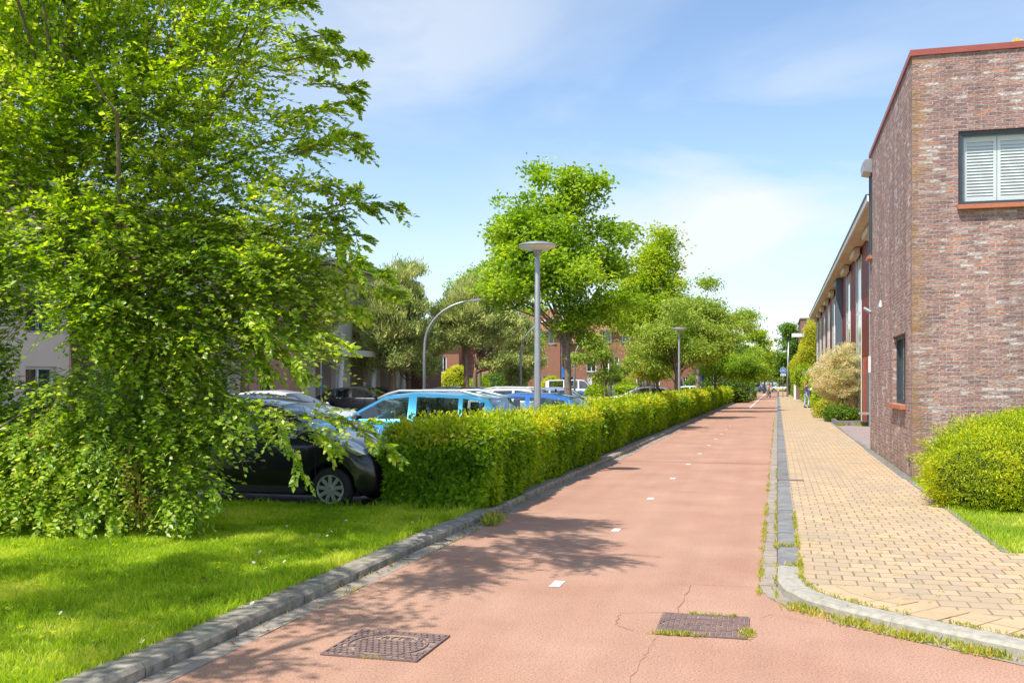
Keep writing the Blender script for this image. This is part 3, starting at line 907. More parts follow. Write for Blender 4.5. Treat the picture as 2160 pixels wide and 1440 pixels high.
# ---------------------------------------------------------------- row houses with dark red cladding
def row_house(t0, w, label, kind):
    S0, HE = 3.32, 7.25
    r = thing('row_house', label, 'house', RD(S0, t0, 0), -A, 'row houses with dark red cladding along the pavement')
    pan = w * .64
    b = MB()
    b.box(0, 6, 0, w, 2.75, HE)
    b.build('wall', M['cladding'], r)
    MB().box(.02, 6, 0.02, w - .02, 0.0, 2.75).build('ground_wall', M['brick_orange'], r)
    # window bay
    glass = M['glass_blue'] if kind != 1 else M['glass']
    b = MB()
    for y in (pan, pan + (w - pan) * .52, w - .08):
        b.box(-.03, .0 - .002, y, y + .07, .05, HE - .32)
    b.box(-.028, -.002, pan + .12, w - .14, 4.55, 4.65)
    b.box(-.028, -.002, pan + .12, w - .14, 2.7, 2.85)
    wf = b.build('window', M['white'], r)
    MB().box(-.02, -.003, pan + .1, w - .1, .5, HE - .32).build('pane', glass, wf)
    if kind == 2:
        MB().box(-.32, -.001, pan - .3, pan - .02, 0.1, HE - .02).build('wall_panel', M['bluegrey'], r)
    # roller box
    b = MB(); pr = [(-.30, HE - .32), (-.075, HE - .34), (-.075, HE - .04), (-.26, HE - .04), (-.33, HE - .14)]
    y0, y1 = pan - .05, w - .05
    b.add([(x, y0, z) for x, z in pr] + [(x, y1, z) for x, z in pr], [(4, 3, 2, 1, 0), (5, 6, 7, 8, 9)] + [(k, (k + 1) % 5, 5 + (k + 1) % 5, 5 + k) for k in range(5)])
    b.build('roller_shutter_box', M['cream'] if kind != 2 else M['bluegrey'], r)
    b = MB().box(-.62, 6, 0, w, HE, HE + .03)
    so_ = b.build('soffit', M['cream'], r)
    b = MB().box(-.66, 6.1, -.0, w, HE + .03, HE + .20)
    rf = b.build('roof', M['white'], r)
    MB().box(-.70, 6.1, 0, w, HE + .2, HE + .25).build('gutter', M['bluegrey'], rf)
    # downpipe
    MB().tube([(-.04, w - .02, .1), (-.04, w - .02, HE)], .03, 8).build('downpipe', M['galv'], r)
    # front door and low window on the ground floor
    MB().box(-.03, -.002, .5, 1.5, .08, 2.2).build('door', M['bluegrey'], r)
    MB().box(-.10, -.001, 1.75, 1.95, .05, 2.7).build('post', M['copper'], r)
ords = ['red clad row house joined to the brick corner house', 'red clad row house with a pale tall window, second from the brick corner house', 'third red clad row house from the brick corner house', 'red clad row house with a blue-grey wall panel beside its window', 'red clad row house just beyond the one with a blue-grey panel',
        'sixth red clad row house from the brick corner house', 'seventh red clad row house from the brick corner house', 'last but one red clad row house before the yellow-green shrubs', 'last red clad row house, at the yellow-green shrubs']
t = 32.4
for i in range(9):
    w = 6.4
    row_house(t, w, ords[i], [0, 0, 1, 2, 1, 0, 1, 1, 0][i])
    t += w + .004
# white end wall fin
RT_END = t

# ---------------------------------------------------------------- brick house 2 with balcony, pillar
r = thing('brick_house', 'distant brown brick block with a white balcony slab behind the yellow-green shrubs', 'house', RD(2.6, 121, 0), -A)
b = MB(); b.wall((0, 0, 0), (1, 0, 0), 9, 9.1, [(.7, 2.2, 3.2, 6.6)], .15, Vector((0, -1, 0))); b.wall((0, 12, 0), (0, -1, 0), 12, 9.1, [], .1, Vector((-1, 0, 0)))
b.build('wall', M['brick_dark'], r)
MB().box(-.1, 9.1, -.1, 12, 9.1, 9.25).build('roof', M['brick_dark'], r)
MB().box(-1.0, 1.5, -1.3, -.01, 7.0, 7.4).build('balcony', M['white'], r)
window_part(r, (.7, 0, 3.2), (1, 0, 0), (0, -1, 0), 1.5, 3.2, 6.6, .1, M['white'], M['glass'], .08, trans=(1.4,))
def pillar(s, t, h, label):
    r = thing('brick_pillar', label, 'gate pillar', RD(s, t, .07), -A, 'brick pillars by the far pavement')
    MB().box(-.32, .32, -.32, .32, 0, h).build('shaft', M['brick_dark'], r)
    b = MB(); b.box(-.40, .40, -.40, .40, h, h + .10); b.box(-.34, .34, -.34, .34, h + .10, h + .2)
    b.build('cap', M['concrete'], r)
    return r
pr_ = pillar(2.0, 102, 3.2, 'brown brick pillar carrying a blue street plate, above the pavement hedge')
MB().box(-.05, .75, -.36, -.325, 1.9, 2.3).build('street_plate', M['signblue'], pr_)
pillar(2.0, 118, 2.9, 'lower brick pillar half hidden behind the grey lamp post')
o = MB().box(-.1, .1, -.1, .1, 0, 1.6).build('white_post', M['white'], loc=RD(1.62, 100, .07), rz=-A); tag(o, 'short white post in front of the brown brick pillar', 'post')

# ---------------------------------------------------------------- brick terraces behind the car park
def gable(b, x0, x1, y0, y1, z0, zr):
    """pitched roof along x with overhang"""
    ym = (y0 + y1) / 2; e = .12
    b.add([(x0, y0, z0), (x1, y0, z0), (x1, ym, zr), (x0, ym, zr), (x0, y1, z0), (x1, y1, z0)], [(0, 1, 2, 3), (3, 2, 5, 4)])
    b.add([(x0, y0, z0 - e), (x1, y0, z0 - e), (x1, ym, zr - e), (x0, ym, zr - e), (x0, y1, z0 - e), (x1, y1, z0 - e)], [(3, 2, 1, 0), (4, 5, 2, 3)])
    b.add([(x0, y0, z0), (x1, y0, z0), (x1, y0, z0 - e), (x0, y0, z0 - e)], [(3, 2, 1, 0)])
    b.add([(x0, y0, z0), (x0, ym, zr), (x0, ym, zr - e), (x0, y0, z0 - e)], [(0, 1, 2, 3)])
    b.add([(x1, y0, z0), (x1, ym, zr), (x1, ym, zr - e), (x1, y0, z0 - e)], [(3, 2, 1, 0)])

def terrace_house(px0, px1, Y, eave_py, ridge_py, wins, label, low=None, door=None, wallmat='brick_terr', back=9):
    """wins: (px0,px1,py0,py1,mullions). All pixel numbers only give real sizes at distance Y."""
    k = Y / F
    x0, x1 = (px0 - CX) * k, (px1 - CX) * k
    zf = lambda py: H0 - (py - HY) * k
    ze, zr = zf(eave_py), zf(ridge_py) + 1.0
    r = thing('terraced_house', label, 'house', (x0, Y, 0), 0, 'red brick terraced houses behind the car park')
    w = x1 - x0
    holes = []
    for a, c, p0, p1, mu in wins:
        holes.append(((a - px0) * k, (c - px0) * k, zf(p1), zf(p0)))
    b = MB(); b.wall((0, 0, 0), (1, 0, 0), w, ze, holes, .15, Vector((0, -1, 0)))
    b.wall((0, back, 0), (0, -1, 0), back, ze, [], .1, Vector((-1, 0, 0))); b.wall((w, 0, 0), (0, 1, 0), back, ze, [], .1, Vector((1, 0, 0)))
    for x in (0, w):
        b.add([(x, 0, ze), (x, back, ze), (x, back / 2, zr - .2)], [(0, 1, 2)])
    b.build('wall', M[wallmat], r)
    b = MB(); gable(b, -.15, w + .15, -.35, back + .35, ze, zr)
    rf = b.build('roof', M['tiles'], r)
    MB().box(-.15, w + .15, -.47, -.35, ze - .14, ze - .02).build('gutter', M['bluegrey'], r)
    for (u0, u1, z0, z1), (a, c, p0, p1, mu) in zip(holes, wins):
        ww = u1 - u0
        window_part(r, (u0, 0, z0), (1, 0, 0), (0, -1, 0), ww, z0, z1, .12, M['white'], M['blind'] if mu < 0 else M['glass'], .09, mull=[ww * (q + 1) / (abs(mu) + 1) for q in range(abs(mu))] if abs(mu) < 9 else ())
        MB().box(u0 - .05, u1 + .05, -.06, .0, z0 - .09, z0 - .003).build('window_sill', M['concrete'], r)
    MB().tube([(.08, -.06, 0), (.08, -.06, ze - .1)], .06, 8).build('downpipe', M['white'], r)
    if low:
        # cat-slide lean-to roof and low front
        a, c, e_py, t_py, dep = low
        u0, u1 = (a - px0) * k, (c - px0) * k
        z0_, z1_ = zf(e_py), zf(t_py)
        b = MB(); b.box(u0, u1, -dep, -.003, 0, z0_); b.build('porch_wall', M[wallmat], r)
        b = MB(); b.add([(u0 - .1, -dep - .3, z0_), (u1 + .1, -dep - .3, z0_), (u1 + .1, -.004, z1_), (u0 - .1, -.004, z1_),
                         (u0 - .1, -dep - .3, z0_ - .12), (u1 + .1, -dep - .3, z0_ - .12), (u1 + .1, -.004, z1_ - .12), (u0 - .1, -.004, z1_ - .12)],
                        [(0, 1, 2, 3), (7, 6, 5, 4), (4, 5, 1, 0), (1, 5, 6, 2), (4, 0, 3, 7)])
        b.build('catslide_roof', M['tiles'], r)
        b = MB(); n_ = max(3, int((u1 - u0) / 1.1))
        for q in range(n_ + 1):
            x = u0 + (u1 - u0 - .1) * q / n_
            b.box(x, x + .09, -dep - .06, -dep - .003, .6, z0_ - .25)
        b.box(u0, u1, -dep - .05, -dep - .004, z0_ - .25, z0_ - .15)
        wf = b.build('window', M['white'], r)
        MB().box(u0 + .05, u1 - .05, -dep - .03, -dep - .002, .7, z0_ - .25).build('pane', M['glass'], wf)
    if door:
        a, c, p0 = door
        u0, u1 = (a - px0) * k, (c - px0) * k
        MB().box(u0, u1, -.05, -.002, .05, zf(p0)).build('door', M['bluegrey'], r)
    MB().box(w * .3, w * .3 + .7, back / 2 - .3, back / 2 + .3, zr - .4, zr + .9).build('chimney', M[wallmat], rf)
    return r
YT = 105
terrace_house(795, 905, YT, 724, 690, [(858, 870, 794, 810, -1), (800, 812, 794, 810, 1), (838, 850, 755, 775, 1)], 'brick house behind the middle pine trees, its white window low beside a trunk')
terrace_house(906, 968, YT - 3, 722, 695, [(913, 942, 752, 786, 3), (886 + 22, 906 + 14, 794, 811, -1), (928, 946, 797, 812, 1)], 'gabled brick house with a wide white grid window between two pine trunks')
terrace_house(969, 1098, YT + 5, 722, 700, [(1017, 1026, 728, 745, 0), (1032, 1041, 728, 745, 0), (1060, 1070, 728, 745, 1)], 'brick house with a long low tiled roof behind the lone pine trunks', low=(966, 1062, 793, 748, 5.0))
terrace_house(1099, 1182, YT, 698, 664, [(1120, 1131, 701, 724, 0), (1139, 1150, 701, 724, 0), (1157, 1169, 701, 725, 0), (1104, 1110, 701, 722, 0), (1144, 1166, 792, 815, 1)],
              'tall flat-fronted brick house with top-floor windows behind the nearest lamp post')
terrace_house(1183, 1268, YT + 1, 722, 690, [(1237, 1258, 752, 784, 1), (1238, 1249, 793, 813, -1), (1257, 1267, 793, 812, -1), (1186, 1211, 793, 815, 1), (1206, 1216, 752, 770, 0)],
              'brick house with a deep tiled roof and tall window behind the oak trunk')
terrace_house(1269, 1345, YT + 1.5, 698, 676, [(1274, 1290, 701, 722, 0), (1312, 1328, 701, 722, 0), (1336, 1343, 701, 722, 0), (1295, 1306, 752, 768, 0), (1336, 1344, 793, 812, -1)],
              'brick house with white framed top windows behind the slim young tree', door=(1286, 1297, 793))
terrace_house(1346, 1428, YT + 4, 722, 692, [(1354, 1364, 795, 812, -3), (1380, 1392, 795, 812, -1), (1400, 1412, 755, 775, 1), (1330 + 20, 1360, 755, 775, 1)],
              'brick house with slatted blinds behind the amber-leaved tree')
terrace_house(1429, 1500, YT + 14, 730, 702, [(1440, 1452, 795, 812, 1), (1470, 1482, 795, 812, 1)], 'brick house behind the spreading light green trees')
terrace_house(1503, 1545, YT + 22, 742, 715, [(1520, 1526, 790, 808, 1)], 'far brick house beside the yellow sign', wallmat='brick_terr')
# far low brick garden walls beyond the second hedge
o = MB().box(-2.2, 2.2, -.15, .15, 0, 1.95).build('garden_wall', M['brick_orange'], loc=RD(-9.5, 172, 0), rz=-A); tag(o, 'orange brick wall far along the left of the path', 'wall')

# ---------------------------------------------------------------- beige apartment building at the left
def apartments():
    S0, T0, T1, HH = -21.8, 14.0, 57.5, 7.85
    r = thing('apartment_building', 'long rendered apartment building in beige and salmon with solar panels, behind the big tree', 'building', RD(S0, T0, 0), -A)
    L_ = T1 - T0
    # facade faces the road: normal +x ; u runs towards -y? build from far to near
    sections = [(0, 13, 'b'), (13, 17, 's'), (17, 24, 'b'), (24, 29, 's'), (29, 43.5, 'g')]
    for a, c, kd in sections:
        holes = []
        if kd in 'bs':
            x = a + 1.2
            while x + 1.4 < c:
                holes.append((x, x + 1.35, 3.2, 5.3)); holes.append((x, x + 1.35, .9, 2.2)); x += 3.3
        else:
            x = a + 1.5
            while x + 2.6 < c:
                holes.append((x, x + 2.3, .1, 2.7)); holes.append((x + .3, x + 1.7, 4.0, 5.4)); x += 4.1
        tgt = MB()
        hs = [(h[0] - a, h[1] - a, h[2], h[3]) for h in holes]
        tgt.wall((.0 if kd != 's' else -.05, a, 0), (0, 1, 0), c - a, HH, hs, .25, Vector((1, 0, 0)))
        tgt.build('wall', M[{'b': 'stucco', 's': 'salmon', 'g': 'stucco2'}[kd]], r)
        for h in holes:
            x0 = 0 if kd != 's' else -.05
            if kd == 'g' and h[2] < 1:
                MB().box(-.9, -.25, h[0], h[1], .1, 2.7).build('entrance_recess', M['recess'], r); continue
            f = window_part(r, (x0, h[0], h[2]), (0, 1, 0), (1, 0, 0), h[1] - h[0], h[2], h[3], .2, M['white'], M['glass'], .09, mull=((h[1] - h[0]) / 2,))
            if h[2] > 3 and kd != 'g':
                q = MB()
                q.box(x0 + .02, x0 + .05, h[0], h[1], h[2] + .1, h[2] + .15); q.box(x0 + .02, x0 + .05, h[0], h[1], h[2] + .95, h[2] + 1.0)
                yy = h[0]
                while yy < h[1]: q.box(x0 + .025, x0 + .045, yy, yy + .02, h[2] + .15, h[2] + .95); yy += .11
                q.build('railing', M['darkframe'], f)
    b = MB(); b.wall((0, L_, 0), (-1, 0, 0), 9, HH, [], .1, Vector((0, 1, 0))); b.wall((-9, 0, 0), (1, 0, 0), 9, HH, [], .1, Vector((0, -1, 0)))
    b.build('end_wall', M['stucco'], r)
    b = MB(); e = .45
    b.add([(e, -.3, HH), (e, L_ + .3, HH), (-4.5, L_ + .3, HH + 1.5), (-4.5, -.3, HH + 1.5), (-9, L_ + .3, HH), (-9, -.3, HH)], [(0, 1, 2, 3), (3, 2, 4, 5)])
    b.add([(e, -.3, HH - .2), (e, L_ + .3, HH - .2), (e, L_ + .3, HH), (e, -.3, HH), (-.0, -.3, HH - .2), (-.0, L_ + .3, HH - .2)], [(0, 1, 2, 3), (1, 0, 4, 5)])
    rf = b.build('roof', M['bluegrey'], r)
    b = MB(); y = 26
    while y < L_ - 3:
        for k in range(2):
            f0, f1 = .12 + .4 * k, .48 + .4 * k
            X = lambda f: e - (4.5 + e) * f; Z = lambda f: HH + 1.5 * f + .09
            b.add([(X(f0), y, Z(f0)), (X(f0), y + 1.6, Z(f0)), (X(f1), y + 1.6, Z(f1)), (X(f1), y, Z(f1))], [(0, 1, 2, 3)])
        y += 1.68
    b.build('solar_panels', M['solar'], rf)
    MB().box(e - .0, e + .06, -.3, L_ + .3, HH - .26, HH + .04).build('fascia', M['stucco2'], rf)
    # white columns
    for y in (31.2, 35.4, 39.6):
        MB().tube([(.9, y, 0), (.9, y + .5, 4.1)], .14, 10).build('column', M['white'], r)
    MB().box(.0, 1.3, 29.2, 43.3, 3.05, 3.35).build('canopy', M['stucco2'], r)
    b = MB(); b.box(.0, .9, L_ + .01, L_ + 3.2, 0, 3.2); b.build('brick_annex', M['brick_dark'], r)
apartments()

# ---------------------------------------------------------------- planter and bench by the willows
b = MB()
rr = random.Random(9)
def kblocks(b, p0, p1, h=.17, w=.10):
    p0, p1 = Vector(p0), Vector(p1); d = (p1 - p0); n_ = max(1, round(d.length / .42)); u = d.normalized()
    for i in range(n_):
        c = p0 + d * ((i + .5) / n_); hh = h + rr.uniform(-.02, .03)
        b.obox((c.x, c.y, .07 + hh / 2), d.length / n_ - .02, w, hh, Matrix.Rotation(math.atan2(u.y, u.x), 3, 'Z'))
kblocks(b, (2.2, 39.9), (6.0, 39.9)); kblocks(b, (2.2, 39.95), (2.2, 44.5)); kblocks(b, (2.5, 44.5), (6.0, 44.5))
o = road_obj(b, 'planter_edge', M['bluestone'], 'low border of grey edging blocks round the willow bed', 'planter', None)
o2 = MB().box(2.26, 6, 39.96, 44.4, .06, .16).build('planting_soil', M['soil'], loc=(0, 0, 0), rz=-A); tag(o2, kind='structure')
r = thing('garden_bench', 'weathered wooden bench on dark block legs beside the brick corner house', 'bench', RD(3.15, 39.45, .07), -A)
MB().box(-.2, 1.5, -.22, .22, .44, .52).build('seat', M['wood'], r)
for x in (.12, .95): MB().box(x, x + .22, -.2, .2, 0, .438).build('leg', M['darkframe'], r)
# ---------------------------------------------------------------- street lamps
def disc_lamp(label):
    r = thing('street_lamp', label, 'street lamp', group='disc topped lamps in line along the hedge')
    H = 4.10
    b = MB(); b.lathe([(.0, 0), (.074, 0), (.074, .9), (.066, .95), (.043, H - .16), (.038, H - .15), (.035, H - .06)], 20); b.build('pole', M['galv'], r, True, sharp=40)
    MB().lathe([(.04, H - .16), (.062, H - .10), (.10, H - .035), (.05, H - .03)], 20).build('collar', M['lampdisc'], r, True)
    MB().lathe([(0.05, H - .045), (.20, H - .03), (.325, H + .02), (.33, H + .035)], 36).build('lens', M['lens'], r, True)
    MB().lathe([(.332, H + .030), (.345, H + .045), (.33, H + .065), (.22, H + .10), (.08, H + .12), (0, H + .122)], 36).build('lamp_head', M['lampdisc'], r, True, sharp=60)
    return r
LD = [(-4.18, 17.45), (-4.35, 46.0), (-4.4, 73.0), (-4.4, 93.5), (-4.3, 127), (-4.3, 145), (-4.4, 190)]
lab = ['nearest disc-topped grey lamp post, standing in the hedge in front of the big round oak', 'second disc-topped lamp post, behind the far end of the second hedge',
       'disc-topped lamp post whose head is lost in the light green leaves', 'disc-topped lamp post just before the yellow sign', 'disc-topped lamp post beside the two walkers at the end of the hedge',
       'disc-topped lamp post left of the round traffic sign in the distance', 'farthest disc-topped lamp post near the end of the red path']
l0 = disc_lamp(lab[0]); l0.location = RD(LD[0][0], LD[0][1], 0.02)
for (s, t), lb in list(zip(LD, lab))[1:]:
    copy_tree(l0, RD(s, t, .02), 0, lb)

def arc_lamp(label):
    r = thing('street_lamp', label, 'street lamp', group='curved arm lamps over the car park')
    pts = [(0, 0, 0), (0, 0, 2.9), (.02, 0, 3.4)]; rad = [.085, .07, .066]
    for k in range(1, 11):
        a = math.radians(8.2 * k)
        pts.append((2.35 - 2.35 * math.cos(a) + .02, 0, 3.4 + 2.0 * math.sin(a))); rad.append(.064 - .0028 * k)
    MB().tube(pts, rad, 12).build('pole', M['galv'], r, True)
    MB().tube([(0, 0, 0), (0, 0, .55)], [.11, .10], 12).build('pole_sleeve', M['galv'], r, True)
    e = Vector(pts[-1])
    Mx = Matrix.Rotation(-.14, 3, 'Y')
    b = MB(); b.obox(e + Vector((.28, 0, .02)), .62, .22, .06, Mx); b.obox(e + Vector((.25, 0, .06)), .42, .15, .04, Mx)
    b.build('lamp_head', M['lampdisc'], r)
    b = MB(); b.obox(e + Vector((.30, 0, -.015)), .5, .17, .012, Mx); b.build('lens', M['lens'], r)
    return r
a0 = arc_lamp('curved-arm lamp post standing out against the middle pines'); a0.location = P(895, 820, 45) * 1; a0.location.z = 0; a0.rotation_euler = (0, 0, -.1)
for px, Y, rz, lb in ((1098, 57, -.1, 'curved-arm lamp post just left of the nearest disc-topped lamp'), (1212, 70, .1, 'curved-arm lamp half hidden in the slim young tree beside the oak'),
                      (917, 96, math.pi / 2, 'farther thin lamp post right of the curved-arm lamp by the pines'), (772, 62, math.pi / 2, 'thin lamp post beside the beige building end'),
                      (385, 30, .2, 'curved-arm lamp glimpsed through the big beech branches')):
    p = P(px, 820, Y); p.z = 0
    copy_tree(a0, p, rz, lb)

# right-hand tall pole, signs
def rpos(px, Y, z=.08):
    p = P(px, 820, Y); p.z = z; return p
r = thing('street_lamp', 'tall slim dark-headed lamp post at the hedge on the pavement side', 'street lamp', rpos(1661, 116))
MB().tube([(0, 0, 0), (.02, 0, 3.0), (.14, 0, 6.45)], [.13, .10, .075], 12).build('pole', M['galv'], r, True)
MB().obox((.38, 0, 6.5), .62, .2, .14).build('lamp_head', M['darkframe'], r)

def pole_sign(px, Y, label, H, group=None):
    r = thing('traffic_sign', label, 'sign', rpos(px, Y), 0, group)
    MB().tube([(0, 0, 0), (0, 0, H)], .035, 8).build('pole', M['galv'], r, True)
    return r
def disc(parent, name, rad, z, mat, y=-.05, n=28, th=.02):
    return MB().lathe([(0, 0), (rad, 0), (rad, th), (0, th)], n, (0, y, z), 'y').build(name, mat, parent)
s1 = pole_sign(1651.5, 108, 'round blue mandatory cycle sign with white symbol and small white plate, on the pavement', 3.35)
disc(s1, 'sign_rim', .34, 2.95, M['white'], -.055)
disc(s1, 'sign_disc', .31, 2.95, M['signblue'], -.065)
b = MB()
for sx in (-.13, .13):
    N = 16
    for k in range(N):
        a0_, a1_ = 2 * math.pi * k / N, 2 * math.pi * (k + 1) / N
        b.add([(sx + f * math.cos(a), -.069, 2.90 + f * math.sin(a)) for f, a in ((.07, a0_), (.095, a0_), (.095, a1_), (.07, a1_))], [(3, 2, 1, 0)])
for p0, p1 in (((-.13, 2.90), (-.03, 3.04)), ((-.03, 3.04), (.08, 3.04)), ((.08, 3.04), (.13, 2.90)), ((-.13, 2.90), (.0, 2.90)), ((0, 2.9), (.08, 3.04)), ((.06, 3.10), (.12, 3.10)), ((-.07, 3.08), (.01, 3.08))):
    b.tube([(p0[0], -.072, p0[1]), (p1[0], -.072, p1[1])], .012, 5)
b.build('bicycle_symbol', M['white'], s1)
pl = MB().box(-.29, .29, -.075, -.055, 2.36, 2.60).build('sub_plate', M['white'], s1)
for sx in (-.14, .12):
    b = MB(); b.box(sx - .04, sx + .04, -.079, -.0755, 2.43, 2.54); b.build('plate_symbol', M['red_lens'] if sx < 0 else M['darkframe'], pl)
s2 = pole_sign(1641, 165, 'farther wide blue direction sign left of the round cycle sign', 3.0)
MB().box(-.75, .55, -.07, -.045, 2.55, 3.25).build('sign_panel', M['signblue'], s2)
MB().box(-.6, .4, -.076, -.0705, 2.85, 2.95).build('sign_stripe', M['white'], s2)
s3 = pole_sign(1628, 185, 'small blue triangular sign far behind the cyclist', 2.3)
b = MB(); b.add([(-.45, -.06, 1.9), (.45, -.06, 1.9), (0, -.06, 2.7)], [(0, 1, 2)]); b.add([(-.45, -.05, 1.9), (.45, -.05, 1.9), (0, -.05, 2.7)], [(2, 1, 0)]); b.build('sign_panel', M['signblue'], s3)
s4 = pole_sign(1581.5, 135, 'round pale-backed sign turned away, on a grey post among the far lamps', 3.3)
disc(s4, 'sign_disc', .38, 2.8, M['galv'], -.055)
s5 = pole_sign(1483.5, 66, 'tall thin post with a blue sign seen edge-on behind the hedge', 3.6)
MB().box(-.22, -.06, -.55, .55, 1.75, 3.35).build('sign_panel', M['signblue'], s5)
s6 = pole_sign(1533, 100, 'yellow sign on a grey post behind the hedge end', 2.2)
MB().box(-.45, .42, -.06, -.04, 1.3, 2.7).build('sign_panel', M['signyellow'], s6)
MB().box(-.30, .27, -.066, -.0605, 1.75, 1.95).build('sign_stripe', M['signblue'], s6)
s7 = pole_sign(1187, 88, 'narrow blue parking sign seen edge-on left of the oak trunk', 3.0)
MB().box(-.1, .1, -.3, .3, 2.1, 2.95).build('sign_panel', M['signblue'], s7)
s8 = pole_sign(677, 44, 'thin post with small blue stickers in front of the beige building', 2.6)
for z in (1.35, 1.75): MB().box(-.06, .07, -.06, -.04, z, z + .2).build('sticker', M['signblue'], s8)
s9 = pole_sign(1284, 62, 'thin grey sign post beside the slim young tree', 3.0)
for px, Y, lb in ((1590.5, 170, 'bare grey post right of the round pale-backed sign'), (1619, 200, 'pale pillar-like post at the far end of the path')):
    o = MB().tube([(0, 0, 0), (0, 0, 4.2)], .09, 8).build('post', M['galv'], loc=rpos(px, Y)); tag(o, lb, 'post')
r = thing('bollard', 'red and white bollard at the far end of the pavement', 'bollard', rpos(1641.5, 118))
MB().tube([(0, 0, 0), (0, 0, .62)], .07, 10).build('post', M['copper'], r); MB().tube([(0, 0, .621), (0, 0, .85)], .072, 10).build('white_band', M['white'], r)

# ---------------------------------------------------------------- cars
def paint(name, col, col2=None, grad=None, metal=.25):
    m, n, l, b = newmat(name)
    b.inputs['Base Color'].default_value = c4(col)
    b.inputs['Roughness'].default_value = .32
    b.inputs['Metallic'].default_value = metal
    b.inputs['Coat Weight'].default_value = 1; b.inputs['Coat Roughness'].default_value = .03
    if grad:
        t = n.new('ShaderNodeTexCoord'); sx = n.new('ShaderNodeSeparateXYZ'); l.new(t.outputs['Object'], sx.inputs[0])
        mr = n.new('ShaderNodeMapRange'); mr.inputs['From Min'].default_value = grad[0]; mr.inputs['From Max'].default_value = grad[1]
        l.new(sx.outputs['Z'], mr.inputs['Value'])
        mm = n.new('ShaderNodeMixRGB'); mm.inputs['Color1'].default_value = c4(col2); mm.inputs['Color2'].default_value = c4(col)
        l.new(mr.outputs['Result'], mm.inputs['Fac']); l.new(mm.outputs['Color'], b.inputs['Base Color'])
    return m
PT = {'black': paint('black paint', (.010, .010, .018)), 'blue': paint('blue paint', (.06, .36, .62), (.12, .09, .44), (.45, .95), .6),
      'blue2': paint('mid blue paint', (.02, .14, .50)), 'white': paint('white car paint', (.72, .73, .75), metal=0), 'darkgrey': paint('dark grey paint', (.035, .04, .045), metal=.5),
      'silver': paint('silver blue paint', (.30, .34, .40), metal=.6), 'van': paint('white over blue paint', (.75, .76, .77), (.03, .16, .34), (.98, 1.0), 0),
      'navy': paint('navy paint', (.03, .06, .16), metal=.4), 'yellowwhite': paint('white and yellow paint', (.72, .73, .72), (.80, .55, .03), (.62, .68), 0)}
SH = {
 'city': dict(L=3.43, W=1.63, H=1.46, top=[(-1.715, .55), (-1.69, .95), (-1.60, 1.02), (-1.35, 1.34), (-1.0, 1.43), (-.2, 1.46), (.22, 1.40), (.92, 1.01), (1.25, .93), (1.50, .84), (1.63, .73), (1.69, .60), (1.715, .45)],
              ws=(.22, .95), rw=(-1.58, -1.32), belt=.96, wins=[(-1.18, -.52), (-.42, .62)], fa=1.04, ra=-1.30, R=.285, tum=.30),
 'hatch': dict(L=4.2, W=1.76, H=1.47, top=[(-2.1, .5), (-2.07, .95), (-1.98, 1.05), (-1.6, 1.36), (-1.1, 1.45), (-.3, 1.47), (.2, 1.40), (1.02, 1.0), (1.5, .92), (1.86, .81), (2.02, .68), (2.08, .55), (2.1, .42)],
              ws=(.22, 1.04), rw=(-1.95, -1.55), belt=.98, wins=[(-1.45, -.66), (-.56, .72)], fa=1.3, ra=-1.28, R=.315, tum=.30),
 'estate': dict(L=4.7, W=1.83, H=1.49, top=[(-2.35, .5), (-2.32, .98), (-2.22, 1.08), (-1.95, 1.38), (-1.4, 1.47), (-.3, 1.49), (.2, 1.43), (1.10, 1.0), (1.7, .93), (2.1, .82), (2.27, .68), (2.33, .55), (2.35, .42)],
              ws=(.22, 1.12), rw=(-2.2, -1.92), belt=1.0, wins=[(-1.85, -1.35), (-1.27, -.52), (-.42, .78)], fa=1.42, ra=-1.38, R=.325, tum=.28),
 'suv': dict(L=4.32, W=1.82, H=1.60, top=[(-2.16, .55), (-2.13, 1.02), (-2.06, 1.12), (-1.80, 1.48), (-1.3, 1.58), (-.3, 1.61), (.25, 1.55), (1.05, 1.10), (1.6, 1.02), (1.95, .92), (2.12, .72), (2.16, .48)],
              ws=(.28, 1.08), rw=(-2.04, -1.78), belt=1.08, wins=[(-1.72, -1.30), (-1.22, -.40), (-.24, .80)], fa=1.35, ra=-1.32, R=.35, tum=.26),
 'coupe': dict(L=4.4, W=1.82, H=1.53, top=[(-2.2, .55), (-2.17, 1.0), (-2.06, 1.10), (-1.50, 1.38), (-.9, 1.50), (-.2, 1.53), (.2, 1.48), (1.12, 1.04), (1.7, .94), (2.05, .80), (2.17, .6), (2.2, .42)],
              ws=(.24, 1.14), rw=(-2.0, -1.42), belt=1.03, wins=[(-1.42, -1.2), (-1.12, -.45), (-.34, .80)], fa=1.35, ra=-1.34, R=.345, tum=.30),
 'van': dict(L=4.9, W=1.9, H=1.97, top=[(-2.45, .5), (-2.43, 1.1), (-2.40, 1.85), (-2.25, 1.93), (-1.0, 1.97), (.7, 1.97), (1.0, 1.92), (1.75, 1.20), (2.1, 1.08), (2.35, .88), (2.42, .7), (2.45, .45)],
              ws=(1.02, 1.76), rw=(-2.42, -2.41), belt=1.18, wins=[(-2.1, -.85), (-.72, .42), (.55, 1.38)], fa=1.65, ra=-1.35, R=.34, tum=.14),
}
